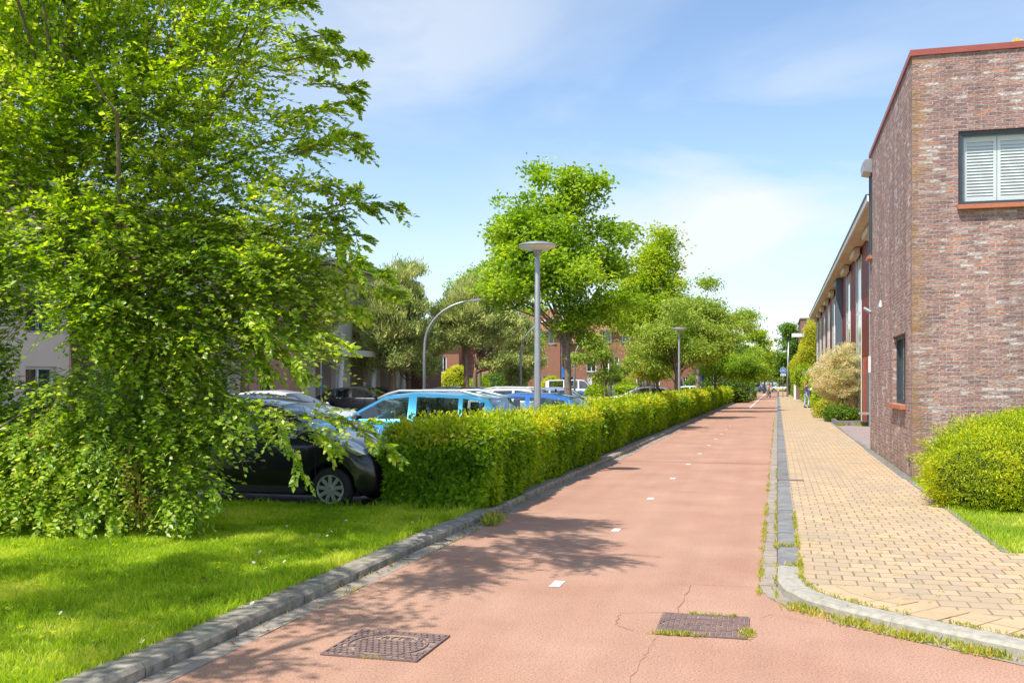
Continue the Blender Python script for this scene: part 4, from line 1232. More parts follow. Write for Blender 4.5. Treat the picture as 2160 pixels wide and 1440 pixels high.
def car(kind, col, label, rails=False, trim=None, name='parked_car', cat='car', mirror_mat=None, plate=True, detail=1):
    K = SH[kind]; L, Wd, H, R = K['L'], K['W'], K['H'], K['R']
    r = thing(name, label, cat, group='cars parked in the car park')
    body = PT[col]
    tx = [p[0] for p in K['top']]; tz = [p[1] for p in K['top']]
    xs = set(np.round(np.linspace(-L / 2, L / 2, 40), 3)) | set(tx) | set(K['ws']) | set(K['rw'])
    for a, c in K['wins']: xs |= {a, c}
    RA = R + .055
    for xc in (K['fa'], K['ra']):
        for k in range(17): xs.add(round(xc - RA * math.cos(math.pi * k / 16), 3))
    xs |= {-L / 2 + .02, -L / 2 + .06, L / 2 - .02, L / 2 - .06, L / 2 - .12}
    xs = sorted(xs)
    xs = [x for i, x in enumerate(xs) if i == 0 or x - xs[i - 1] > .004]
    zl = np.interp(xs, tx, tz)
    # light smoothing of the top line
    rows = []
    for x, zt in zip(xs, zl):
        e0 = (x + L / 2); e1 = (L / 2 - x)
        w = Wd / 2 * (1 - .10 * max(0, 1 - e0 / .5) ** 2 - .16 * max(0, 1 - e1 / .75) ** 2.2)
        if e0 < .06: w -= .05 * (1 - e0 / .06)
        if e1 < .12: w -= .10 * (1 - e1 / .12) ** 2
        zb = .20 + .12 * max(0, 1 - e0 / .3) + .06 * max(0, 1 - e1 / .3)
        for xc in (K['fa'], K['ra']):
            if abs(x - xc) < RA: zb = max(zb, R + math.sqrt(max(0, RA * RA - (x - xc) ** 2)) * .98)
        zt = max(zt, zb + .12)
        bz = min(K['belt'] + .04 * (-x / L), zt - .05)
        tum = K['tum']
        wr = w - .03 - tum * max(0, zt - bz - .03)
        wg = w - .045
        gz = max(bz + .008, zt - .085)
        wgt = wg + (wr - wg) * ((gz - bz) / max(zt - .03 - bz, .01))
        zm = max(zb + .05, zb + (bz - zb) * .55)
        rows.append([(0, zb), (w - .16, zb), (w - .03, zb + .015), (w - .004, zb + .05), (w, zm), (w - .008, max(zm + .01, bz - .05)), (wg, bz), (wgt, gz), (wr, zt - .03), (wr * .86, zt - .004), (wr * .5, zt + .012), (0, zt + .018)])
    n = len(rows[0])
    V = []; idx = {}
    for i, rw in enumerate(rows):
        for j in range(n):
            idx[(i, j, 1)] = len(V); V.append((xs[i], rw[j][0], rw[j][1]))
        for j in range(n):
            if rw[j][0] == 0: idx[(i, j, -1)] = idx[(i, j, 1)]
            else: idx[(i, j, -1)] = len(V); V.append((xs[i], -rw[j][0], rw[j][1]))
    parts = {'body': [], 'windscreen': [], 'rear_window': []}
    for q in range(len(K['wins'])):
        for s_ in (1, -1): parts[('side', q, s_)] = []
    for i in range(len(xs) - 1):
        xm = (xs[i] + xs[i + 1]) / 2
        for j in range(n - 1):
            for s_ in (1, -1):
                f = [idx[(i, j, s_)], idx[(i + 1, j, s_)], idx[(i + 1, j + 1, s_)], idx[(i, j + 1, s_)]]
                if s_ < 0: f = f[::-1]
                tgt = 'body'
                if j >= 8 and K['ws'][0] < xm < K['ws'][1]: tgt = 'windscreen'
                if j >= 8 and K['rw'][0] < xm < K['rw'][1]: tgt = 'rear_window'
                if j == 6:
                    for q, (a, c) in enumerate(K['wins']):
                        if a < xm < c and rows[i][7][1] - rows[i][6][1] > .02: tgt = ('side', q, s_)
                parts[tgt].append(f)
    for i, rev in ((0, False), (len(xs) - 1, True)):
        loop = [idx[(i, j, 1)] for j in range(n)] + [idx[(i, j, -1)] for j in range(n - 2, 0, -1)]
        parts['body'].append(loop if rev else loop[::-1])
    for k, fs in parts.items():
        if not fs: continue
        used = sorted(set(v for f in fs for v in f)); mp_ = {v: q for q, v in enumerate(used)}
        b = MB(); b.add([V[v] for v in used], [tuple(mp_[v] for v in f)[::-1] for f in fs])
        nm = k if isinstance(k, str) else 'side_window'
        b.build(nm, body if nm == 'body' else M['carglass'], r, True, sharp=38)
    MB().box(-L / 2 + .35, L / 2 - .35, -Wd / 2 + .22, Wd / 2 - .22, .17, .55).build('underbody', M['black'], r)
    b = MB()
    for sx in ((.15, .28), (-.95, -.82)) if kind != 'van' else ((.8, .93), (-.3, -.17)):
        for sy in (-.38, .38):
            b.obox((sx[0] - .15, sy, K['belt'] - .15), .14, .46, .62, Matrix.Rotation(-.15, 3, 'Y')); b.obox((sx[0] - .22, sy, K['belt'] + .24), .10, .24, .16)
    b.box(-L / 2 + .5, L / 2 - 1.3, -Wd / 2 + .3, Wd / 2 - .3, .5, .62)
    b.build('seats', M['black'], r)
    # wheels
    for xc in (K['fa'], K['ra']):
        for s_ in (1, -1):
            yc = s_ * (Wd / 2 - .10)
            w_ = MB().lathe([(R * .66, -.09), (R * .93, -.095), (R, -.06), (R, .06), (R * .93, .095), (R * .66, .09)], 36, (xc, yc, R), 'y').build('wheel', M['tyre'], r, True, sharp=40)
            b = MB(); yo = yc + s_ * .085
            b.lathe([(0, 0), (R * .16, 0), (R * .20, -s_ * .01), (R * .21, -s_ * .03)], 20, (xc, yo + s_ * .012, R), 'y')
            b.lathe([(R * .60, 0), (R * .685, s_ * .008), (R * .70, -s_ * .03)], 36, (xc, yo, R), 'y')
            ns = 9
            for k in range(ns):
                a = 2 * math.pi * k / ns + .2
                Mr = Matrix.Rotation(-a, 3, 'Y')
                b.obox(Vector((xc, yo - s_ * .004, R)) + Mr @ Vector((R * .40, 0, 0)), R * .46, .02, R * .17, Mr)
            b.build('hubcap', M['silver'], w_)
            MB().lathe([(0, 0), (R * .66, 0)], 24, (xc, yo - s_ * .03, R), 'y').build('brake', M['black'], w_)
    # lamps, mirrors, handles, trims
    zi = float(np.interp(L / 2 - .32, tx, tz))
    for s_ in (1, -1):
        def ell(c, rx, ry, rz_, name, mat, rot=None, par=r):
            b = MB(); vs = []; fs = []; N, Q = 16, 9
            for i in range(Q + 1):
                th = math.pi * i / Q
                for k in range(N):
                    ph = 2 * math.pi * k / N
                    p = Vector((rx * math.sin(th) * math.cos(ph), ry * math.sin(th) * math.sin(ph), rz_ * math.cos(th)))
                    if rot: p = rot @ p
                    vs.append(p + Vector(c))
            for i in range(Q):
                for k in range(N): fs.append((i * N + k, (i + 1) * N + k, (i + 1) * N + (k + 1) % N, i * N + (k + 1) % N))
            b.add(vs, fs); return b.build(name, mat, par, True)
        rot = Matrix.Rotation(-s_ * .38, 3, 'Z') @ Matrix.Rotation(.50, 3, 'Y')
        ell((L / 2 - .35, s_ * (Wd / 2 * .962 - .085), zi - .075), .25, .10, .085, 'headlight', M['headlamp'], rot)
        ell((-L / 2 + .07, s_ * (Wd / 2 - .17), .86 if kind != 'van' else 1.0), .07, .10, .16, 'tail_light', M['red_lens'])
        mp_ = (K['ws'][1] - .30, s_ * (Wd / 2 + .09), K['belt'] + .06)
        m_ = ell(mp_, .055, .10, .075, 'mirror', mirror_mat or body)
        MB().obox((mp_[0], s_ * (Wd / 2 - .0), mp_[2] - .04), .06, .14, .04).build('mirror_arm', M['black'], m_)
        for q, (a, c) in enumerate(K['wins'][-2:]):
            MB().obox((a + .13, s_ * (Wd / 2 + .003), K['belt'] - .13), .17, .035, .035).build('door_handle', body, r)
        # door seams
        b = MB()
        for xx in (K['wins'][-1][0] - .05, K['ws'][1] - .12, K['wins'][-2][0] - .02):
            b.obox((xx, s_ * (Wd / 2 - .004), (K['belt'] + .33) / 2), .010, .010, K['belt'] - .40)
        b.build('door_seam', M['black'], r)
        MB().obox(((K['fa'] + K['ra']) / 2, s_ * (Wd / 2 - .015), .27), K['fa'] - K['ra'] - 2 * RA - .06, .03, .09).build('sill', trim or M['black'], r)
        MB().obox(((K['fa'] + K['ra']) / 2 + .05, s_ * (Wd / 2 + .002), .56), K['fa'] - K['ra'] - 2 * RA - .02, .02, .06).build('side_moulding', trim or body, r)
        MB().lathe([(0, .012), (.03, .01), (.033, 0)], 12, (K['fa'] - .42, s_ * (Wd / 2 - .008), .78), 'y').build('side_indicator', M['lens'], r)
        if rails:
            z = np.interp([-1.75, -1.2, .0, .3], tx, tz)
            yy = s_ * (Wd / 2 - .26)
            MB().tube([(-1.78, yy, z[0] + .0), (-1.60, yy, z[0] + .05), (-1.2, yy, z[1] + .06), (0, yy, z[2] + .06), (.22, yy, z[3] + .05), (.42, yy, z[3] - .05)], [.035, .03, .025, .025, .03, .035], 8).build('roof_rail', M['silver'], r, True)
    MB().box(L / 2 - .035, L / 2 + .008, -.42, .42, .36, .50).build('grille', M['black'], r)
    if plate:
        MB().box(L / 2 + .009, L / 2 + .016, -.26, .26, .42, .53).build('number_plate', M['plate'], r)
        MB().box(-L / 2 - .012, -L / 2 - .004, -.26, .26, .62, .73).build('number_plate', M['plate'], r)
    b = MB(); b.tube([(K['ws'][1] - .02, -.3, K['belt'] + .06), (K['ws'][1] - .35, .15, np.interp(K['ws'][1] - .35, tx, tz) + .03)], .012, 5); b.tube([(K['ws'][1] - .02, .35, K['belt'] + .06), (K['ws'][1] - .35, .55, np.interp(K['ws'][1] - .35, tx, tz) + .02)], .012, 5)
    b.build('wiper', M['black'], r)
    if kind == 'city':
        b = MB()
        for z0_ in (.0, .05):
            b.obox((L / 2 - .06, .045, .72 + z0_), .02, .10, .018, Matrix.Rotation(.5, 3, 'X')); b.obox((L / 2 - .06, -.045, .72 + z0_), .02, .10, .018, Matrix.Rotation(-.5, 3, 'X'))
        b.build('chevron_badge', M['chrome'], r)
    return r

def put(o, px, Y, rz, z=0.0):
    p = P(px, 820, Y); p.z = z
    o.location = p; o.rotation_euler = (0, 0, rz)
    return o
RZ = -A                    # heading across the rows, to the right
c1 = car('city', 'black', 'glossy black city car with silver wheel trims, between the beech and the hedge')
fw = P(697, 1032, 13.25)
d = Vector((math.cos(RZ), math.sin(RZ), 0)); side = Vector((-d.y, d.x, 0))
c1.location = fw - d * 1.04 + side * (1.63 / 2 - .10 + .08); c1.location.z = 0; c1.rotation_euler = (0, 0, RZ)
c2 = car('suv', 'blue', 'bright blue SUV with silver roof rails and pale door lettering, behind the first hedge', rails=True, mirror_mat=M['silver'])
put(c2, 868, 19.4, math.pi + RZ); c2.scale = (1, 1, .945)
textmesh('COMWAY', .12, 'lettering', M['white'], c2, (.55, .918, .86), (math.radians(90), 0, math.pi), .002)
c3 = car('hatch', 'blue2', 'mid blue hatchback right behind the blue SUV, its roof catching the sky'); put(c3, 1075, 23.0, math.pi + RZ)
c4_ = car('hatch', 'white', 'white hatchback facing right between the black city car and the dark grey one', mirror_mat=PT['white']); put(c4_, 612, 29.5, RZ)
c5 = car('coupe', 'darkgrey', 'dark grey sloping-roof car facing right, in front of the blonde person'); put(c5, 772, 45.5, RZ)
c6 = car('estate', 'white', 'white estate car facing right beside the nearest lamp post, partly behind the hedge', rails=True); put(c6, 1118, 39, RZ)
c7 = car('van', 'van', 'white over blue camper van facing right behind the oak trunk', name='camper_van', cat='van', mirror_mat=M['black']); put(c7, 1210, 88, RZ + .12)
c8 = car('hatch', 'white', 'white hatchback facing left between the lamp posts, in front of the clipped round bush', mirror_mat=PT['white'])
put(c8, 1352, 58, math.pi + RZ)
c9 = car('hatch', 'silver', 'silver blue car roof seen above the blue SUV, facing right'); put(c9, 1022, 56, RZ)
c10 = car('city', 'navy', 'navy small car with its windscreen just above the roof of the black city car'); put(c10, 575, 20.5, RZ)
c11 = copy_tree(c9, P(822, 820, 55) * 1, RZ, 'silver grey car just right of the dark grey sloping-roof car'); c11.location.z = 0
c12 = copy_tree(c5, P(968, 820, 47), RZ, 'dark car roof directly behind the roof rails of the blue SUV'); c12.location.z = 0
c13 = copy_tree(c4_, P(1474, 820, 76), RZ, 'white car roof seen through the trunks behind the second hedge'); c13.location.z = 0
c14 = copy_tree(c9, P(1190, 820, 52), RZ, 'silver blue car in front of the camper van, close to the oak trunk'); c14.location.z = 0
c15 = copy_tree(c4_, P(-20, 820, 31), RZ, 'white car at the left edge behind the beech foliage'); c15.location.z = 0
c16 = car('city', 'yellowwhite', 'white car with yellow flank crossing the far end of the pavement', cat='car', plate=False); put(c16, 1643, 186, math.pi * .96)
c16['group'] = 'cars at the far crossing'
c17 = car('hatch', 'blue2', 'small bright blue car at the far end left of the cyclist'); put(c17, 1600, 188, -2.2); c17['group'] = 'cars at the far crossing'

# ---------------------------------------------------------------- people
def skin(name, segs, mat, parent, sub=1):
    """segs: list of chains [(point, radius), ...]; first chain's first point is the root; chains may start at an existing point"""
    vs = []; rs = []; es = []
    def vid(p, r_):
        for i, q in enumerate(vs):
            if (Vector(q) - Vector(p)).length < 1e-4: return i
        vs.append(tuple(p)); rs.append(r_); return len(vs) - 1
    for ch in segs:
        prev = None
        for p, r_ in ch:
            i = vid(p, r_)
            if prev is not None and prev != i: es.append((prev, i))
            prev = i
    m = bpy.data.meshes.new(name); m.from_pydata(vs, es, []); m.update()
    o = bpy.data.objects.new(name, m); COL.objects.link(o); o.parent = parent
    sk = o.modifiers.new('skin', 'SKIN'); sk.use_smooth_shade = True
    if not m.skin_vertices:
        bm_ = None
    sv = m.skin_vertices[0].data
    for i, r_ in enumerate(rs):
        sv[i].radius = (r_, r_) if not hasattr(r_, '__len__') else r_
        sv[i].use_root = (i == 0)
    su = o.modifiers.new('sub', 'SUBSURF'); su.levels = sub; su.render_levels = sub
    dg = bpy.context.evaluated_depsgraph_get()
    me = bpy.data.meshes.new_from_object(o.evaluated_get(dg)); me.name = name
    bpy.data.objects.remove(o)
    me.materials.clear(); me.materials.append(mat)
    q = bpy.data.objects.new(name, me); COL.objects.link(q); q.parent = parent
    return q
def ellip(c, rx, ry, rz_, name, mat, par, N=14, Q=9, cut=None):
    b = MB(); vs = []; fs = []
    for i in range(Q + 1):
        th = math.pi * i / Q
        for k in range(N):
            ph = 2 * math.pi * k / N
            vs.append(Vector((rx * math.sin(th) * math.cos(ph), ry * math.sin(th) * math.sin(ph), rz_ * math.cos(th))) + Vector(c))
    for i in range(Q):
        for k in range(N): fs.append((i * N + k, (i + 1) * N + k, (i + 1) * N + (k + 1) % N, i * N + (k + 1) % N))
    b.add(vs, fs); return b.build(name, mat, par, True)

CL = {}
def cloth(n_, c):
    if n_ not in CL: CL[n_] = pbr(n_, c, .85, tuple(q * .8 for q in c), 9)
    return CL[n_]
SK = pbr('skin', (.55, .33, .24), .55, (.50, .29, .21), 12)

def person(label, loc, rz, hgt, top, legs, hair, shoes, pose='walk', longhair=False, short_sleeve=True, group=None):
    """local frame: faces +y, x to the right"""
    k = hgt / 1.72
    r = thing('person', label, 'person', loc, rz, group)
    r.scale = (k, k, k)
    V3 = Vector
    pel = V3((0, 0, .94)); waist = V3((0, .005, 1.08)); chest = V3((0, .0, 1.28)); neck = V3((0, .0, 1.45)); head = V3((0, .02, 1.60))
    if pose == 'walk':
        LK, LA, LT = V3((-.09, .14, .52)), V3((-.10, .10, .09)), V3((-.10, .25, .05))
        RK, RA_, RT = V3((.09, -.02, .50)), V3((.10, -.26, .12)), V3((.10, -.15, .03))
        LE, LH = V3((-.24, -.08, 1.12)), V3((-.23, .06, .90)); RE, RH = V3((.24, .02, 1.12)), V3((.22, .20, .93))
    elif pose == 'read':
        LK, LA, LT = V3((-.10, .02, .50)), V3((-.12, -.04, .09)), V3((-.12, .11, .04))
        RK, RA_, RT = V3((.12, .16, .52)), V3((.15, .08, .09)), V3((.17, .22, .04))
        LE, LH = V3((-.20, .04, 1.12)), V3((-.05, .27, 1.16)); RE, RH = V3((.22, .05, 1.12)), V3((.12, .29, 1.14))
    elif pose == 'ride':
        LK, LA, LT = V3((-.10, .38, .74)), V3((-.11, .20, .36)), V3((-.11, .33, .30))
        RK, RA_, RT = V3((.10, .34, .62)), V3((.11, .20, .16)), V3((.11, .33, .10))
        waist = V3((0, .06, 1.08)); chest = V3((0, .14, 1.26)); neck = V3((0, .20, 1.42)); head = V3((0, .25, 1.56))
        LE, LH = V3((-.24, .28, 1.06)), V3((-.24, .50, 1.02)); RE, RH = V3((.24, .28, 1.06)), V3((.24, .50, 1.02))
    else:
        LK, LA, LT = V3((-.09, .02, .50)), V3((-.09, .0, .09)), V3((-.09, .14, .04))
        RK, RA_, RT = V3((.09, .02, .50)), V3((.09, .0, .09)), V3((.09, .14, .04))
        LE, LH = V3((-.24, -.02, 1.12)), V3((-.24, .08, .90)); RE, RH = V3((.24, -.02, 1.12)), V3((.24, .08, .90))
    LS, RS = chest + V3((-.17, 0, .11)), chest + V3((.17, 0, .11))
    LHp, RHp = pel + V3((-.09, 0, -.06)), pel + V3((.09, 0, -.06))
    up = chest + V3((0, 0, .09))
    ch = [[(pel, .125), (waist, .115), (chest, .13), (up, .10), (neck, .052), (head - V3((0, 0, .05)), .062), (head, .088), (head + V3((0, 0, .09)), .075)],
          [(pel, .125), (LHp, .09), (LK, .058), (LA, .038), (LT, .032)], [(pel, .125), (RHp, .09), (RK, .058), (RA_, .038), (RT, .032)],
          [(up, .10), (LS, .055), (LE, .040), (LH, .026)], [(up, .10), (RS, .055), (RE, .040), (RH, .026)]]
    for Hh, El, sg in ((LH, LE, -1), (RH, RE, 1)):
        d = (Hh - El).normalized(); pal = Hh + d * .07
        lat = V3((1, 0, 0)) if abs(d.x) < .8 else V3((0, 1, 0))
        lat = (lat - d * lat.dot(d)).normalized(); dn = d.cross(lat).normalized()
        if dn.z > 0: dn = -dn
        ch.append([(Hh, .026), (pal, .030)])
        for q, ln in zip((-1.5, -.5, .5, 1.5), (.060, .072, .075, .066)):
            k0 = pal + lat * q * .019 + d * .012
            k1 = k0 + d * ln * .5 + dn * .008; k2 = k1 + d * ln * .35 + dn * .025
            ch.append([(pal, .030), (k0, .009), (k1, .008), (k2, .0065)])
        th0 = Hh + lat * -sg * .03 + d * .02
        ch.append([(Hh, .026), (th0, .011), (th0 + d * .04 - lat * sg * .012 + dn * .012, .009)])
    skin('body', ch, SK, r)
    # clothing
    skin('shirt', [[(pel + V3((0, 0, -.06)), .150), (pel + V3((0, 0, .05)), .142), (waist, .128), (chest, .145), (up, .112)], [(up, .112), (LS, .066), (LS.lerp(LE, .55 if short_sleeve else .98), .055)], [(up, .112), (RS, .066), (RS.lerp(RE, .55 if short_sleeve else .98), .055)]], top, r)
    skin('trousers', [[(pel + V3((0, 0, .13)), .125), (pel + V3((0, 0, .05)), .137), (pel, .14)], [(pel, .14), (LHp, .102), (LK, .072), (LK.lerp(LA, .92), .062)], [(pel, .14), (RHp, .102), (RK, .072), (RK.lerp(RA_, .92), .062)]], legs, r)
    skin('shoe', [[(LA - V3((0, .05, .03)), .045), (LT, .045), (LT + V3((0, .05, -.005)), .036)]], shoes, r)
    skin('shoe', [[(RA_ - V3((0, .05, .03)), .045), (RT, .045), (RT + V3((0, .05, -.005)), .036)]], shoes, r)
    # face and hair
    f = head + V3((0, .085, .0))
    b = MB()
    ellip(f + V3((-.033, -.004, .02)), .013, .008, .008, 'eye', M['darkframe'], r, 8, 6); ellip(f + V3((.033, -.004, .02)), .013, .008, .008, 'eye', M['darkframe'], r, 8, 6)
    ellip(f + V3((0, .008, -.01)), .012, .016, .02, 'nose', SK, r, 8, 6); ellip(f + V3((0, -.004, -.045)), .022, .008, .006, 'mouth', cloth('lips', (.45, .15, .13)), r, 8, 6)
    for sg in (-1, 1): ellip(head + V3((sg * .086, .0, .0)), .012, .02, .03, 'ear', SK, r, 8, 6)
    hs_ = [[(head + V3((0, -.035, .035)), .097), (head + V3((0, -.015, .07)), .088), (head + V3((0, -.01, .115)), .035)]]
    if longhair: hs_ += [[(head + V3((0, -.035, .035)), .097), (head + V3((0, -.085, -.06)), .07), (head + V3((0, -.12, -.22)), .06), (head + V3((0, -.13, -.36)), .035)]]
    skin('hair', hs_, hair, r)
    return r
HB = {'ginger': cloth('ginger hair', (.50, .24, .10)), 'grey': cloth('grey hair', (.5, .48, .45)), 'brown': cloth('brown hair', (.12, .07, .05)), 'blonde': cloth('blonde hair', (.62, .47, .28))}
pw = rpos(1700, 64.5)
w1 = person('woman with long ginger hair, dark top and pale jeans, reading a sheet on the pavement', pw, -1.25, 1.70, cloth('dark grey blue top', (.10, .12, .19)), cloth('pale jeans', (.46, .54, .66)), HB['ginger'], M['black'], 'read', True)
o = MB().obox((0, 0, 0), .30, .012, .24, Matrix.Rotation(-.7, 3, 'X')).build('paper_sheet', M['white'])
tag(o, 'white sheet of paper held up by the ginger haired woman', 'paper')
o.location = w1.matrix_basis @ Vector((.03, .42, 1.24)); o.rotation_euler = (0, 0, -1.25)
ob = MB(); ob.obox((0, 0, 0), .30, .12, .22); ob.tube([(-.12, 0, .1), (-.10, .05, .42), (.14, .02, .5)], .012, 5)
o = ob.build('shoulder_bag', cloth('navy bag', (.05, .10, .28))); tag(o, 'navy shoulder bag at the hip of the ginger haired woman', 'bag')
o.location = w1.matrix_basis @ Vector((.21, .05, .98)); o.rotation_euler = (0, 0, -1.0)
person('walker in a white shirt and blue trousers beside a far lamp post', rpos(1560, 116, .1), .2, 1.66, M['white'], cloth('blue trousers', (.12, .28, .55)), HB['blonde'], M['white'], 'walk')
person('walker in a grey shirt left of the white-shirted walker', rpos(1552, 121, .1), .1, 1.78, cloth('grey shirt', (.38, .40, .42)), cloth('dark trousers', (.10, .11, .13)), HB['grey'], M['black'], 'walk')
person('blonde person in a lilac top behind the dark grey sloping-roof car', rpos(768, 49.5, 0), -.9, 1.74, cloth('lilac top', (.42, .38, .58)), cloth('dark trousers', (.10, .11, .13)), HB['blonde'], M['black'], 'stand')

def bicycle(label, loc, rz):
    r = thing('bicycle', label, 'bicycle', loc, rz)
    for y in (-.50, .55):
        b = MB(); pts = [(0, y + .33 * math.cos(2 * math.pi * k / 24), .34 + .33 * math.sin(2 * math.pi * k / 24)) for k in range(25)]
        b.tube(pts, .02, 6, False)
        for k in range(10):
            a = math.pi * k / 10; b.tube([(0, y + .32 * math.cos(a), .34 + .32 * math.sin(a)), (0, y - .32 * math.cos(a), .34 - .32 * math.sin(a))], .003, 3)
        b.build('wheel', M['tyre'], r)
    b = MB(); b.tube([(0, -.50, .34), (0, -.02, .30), (0, -.14, .86)], .018, 6); b.tube([(0, -.02, .30), (0, .38, .85), (0, .55, .34)], .018, 6); b.tube([(0, -.50, .34), (0, -.12, .78), (0, .38, .80)], .015, 6)
    b.build('frame', M['darkframe'], r)
    b = MB(); b.tube([(0, .38, .85), (0, .36, 1.02)], .015, 6); b.tube([(-.27, .36, 1.00), (-.15, .44, 1.03), (.15, .44, 1.03), (.27, .36, 1.00)], .013, 6); b.build('handlebar', M['chrome'], r)
    b = MB(); b.obox((0, -.18, .90), .16, .26, .05); b.build('saddle', M['black'], r)
    b = MB(); b.obox((-.10, .20, .30 - .12), .09, .09, .02); b.obox((.10, .20, .30 - .02), .09, .09, .02); b.tube([(-.08, 0, .30), (.08, 0, .30)], .012, 5); b.build('pedals', M['black'], r)
    return r
cp = rpos(1621.5, 112, 0)
bicycle('dark bicycle ridden towards the camera down the red path', cp, math.pi)
person('cyclist with blowing brown hair in a pink top riding down the red path', cp, math.pi, 1.66, cloth('pink top', (.62, .36, .34)), cloth('brown trousers', (.22, .17, .15)), HB['brown'], M['white'], 'ride', True)
cp2 = rpos(1607, 184, 0)
bicycle('far bicycle near the small bright blue car', cp2, 1.2)
person('far cyclist in a pale shirt near the small bright blue car', cp2, 1.2, 1.72, cloth('pale shirt', (.55, .58, .66)), cloth('dark trousers', (.10, .11, .13)), HB['brown'], M['black'], 'ride')
# ---------------------------------------------------------------- foliage
def rnd_dirs(n, r):
    return norm(r.normal(size=(n, 3)))

def ground_tree(name, label, cat, base, H, tr, ells, ncl, npl, L, clr, mat, bark, seed, limbs=10, tfrac=.8, group=None, first=.3, updir=.5, wr=.6, gaps=.0, lean=(0, 0), droop=0.0, pine=False, shell=.5, twig=True, cpc=9, cps=.20):
    """ells: list (dx,dy,z,rx,ry,rz) ellipsoids of the crown relative to the base; ncl clusters of npl leaves"""
    r = np.random.RandomState(seed)
    root = thing(name, label, cat, base, 0, group)
    E = np.array(ells, float)
    vol = (E[:, 3] * E[:, 4] * E[:, 5]) ** .75
    ng = max(8, int(ncl / cpc))
    pick = r.choice(len(E), ng, p=vol / vol.sum())
    d = rnd_dirs(ng, r)
    rad = (shell + (1 - shell) * r.rand(ng) ** .6) * .92
    rad *= 1 + .22 * wob(d * 2.2 + pick[:, None], seed + 1, 1.5)
    G = E[pick, :3] + d * rad[:, None] * E[pick, 3:]
    gi = r.randint(0, ng, ncl * 3)
    gs = (E[pick, 3:].mean(1) * cps * (.6 + .8 * r.rand(ng)))
    C = G[gi] + r.normal(size=(ncl * 3, 3)) * np.array([1, 1, .55]) * gs[gi][:, None]
    if gaps > 0:
        g = wob(C, seed + 2, 1.4)
        C = C[g > -1 + gaps]
    C = C[C[:, 2] > .15][:ncl]
    n = len(C)
    # wood
    b = MB()
    zt = H * tfrac
    tp = []
    N = 9
    for i in range(N):
        f = i / (N - 1)
        tp.append(Vector((lean[0] * f + .12 * tr * 6 * math.sin(seed + f * 5) * f, lean[1] * f + .1 * tr * 6 * math.cos(seed * 2 + f * 4) * f, zt * f)))
    b.tube(tp, [tr * (1.35 if i == 0 else 1) * (1 - .85 * i / (N - 1)) for i in range(N)], 10)
    tpa = np.array([list(p) for p in tp])
    pts_pool = [np.array(p) for p in tpa[int(N * first):]]
    li = r.choice(n, min(limbs, n), replace=False)
    for q in li:
        e = C[q]
        f = min(.98, max(first, (e[2] / zt) * .62 + r.uniform(-.08, .08)))
        s_ = np.array([np.interp(f, np.linspace(0, 1, N), tpa[:, k]) for k in range(3)])
        mid = s_ * .5 + e * .5 + np.array([0, 0, (np.linalg.norm(e - s_) * (.12 if not pine else -.02))]) + r.normal(size=3) * .08
        path_ = [s_, s_ * .75 + mid * .25 + np.array([0, 0, .03]), mid, mid * .4 + e * .6, e]
        r0 = tr * .42 * (1 - f * .5)
        b.tube([Vector(p) for p in path_], [r0, r0 * .8, r0 * .55, r0 * .35, r0 * .12], 6)
        pts_pool += [path_[1], mid, path_[3], e]
    pool = np.array(pts_pool)
    if twig:
        sub = r.choice(n, min(n, 260), replace=False)
        for q in sub:
            dd = np.linalg.norm(pool - C[q], axis=1); j = dd.argmin()
            if .15 < dd[j] < H * .35:
                m_ = (pool[j] + C[q]) / 2 + r.normal(size=3) * .05
                w_ = tr * .07 + .006
                b.tube([Vector(pool[j]), Vector(m_), Vector(C[q])], [w_, w_ * .7, w_ * .3], 4, False)
    b.build('trunk', bark, root, True)
    # leaves
    ci = np.repeat(np.arange(n), npl)
    size = clr * (.65 + .7 * r.rand(n))
    off = r.normal(size=(len(ci), 3)) * np.array([1, 1, .62 if not pine else .8])
    Pn = C[ci] + off * size[ci][:, None] * .55
    cen = E[:, :3].mean(0)
    if pine:
        outd = norm(C[ci] - cen) * .5 + np.array([0, 0, .9]) + rnd_dirs(len(ci), r) * .75
        U = norm(outd); Nn = rnd_dirs(len(ci), r)
    else:
        U = norm(rnd_dirs(len(ci), r) * np.array([1, 1, .5]) + norm(Pn - C[ci]) * .5 - np.array([0, 0, droop]))
        Nn = rnd_dirs(len(ci), r) * .75 + np.array([0, 0, updir])
    Ls = L * (.65 + .6 * r.rand(len(ci)))
    leaves('crown', Pn, U, Nn, Ls, mat, root, wr)
    return root

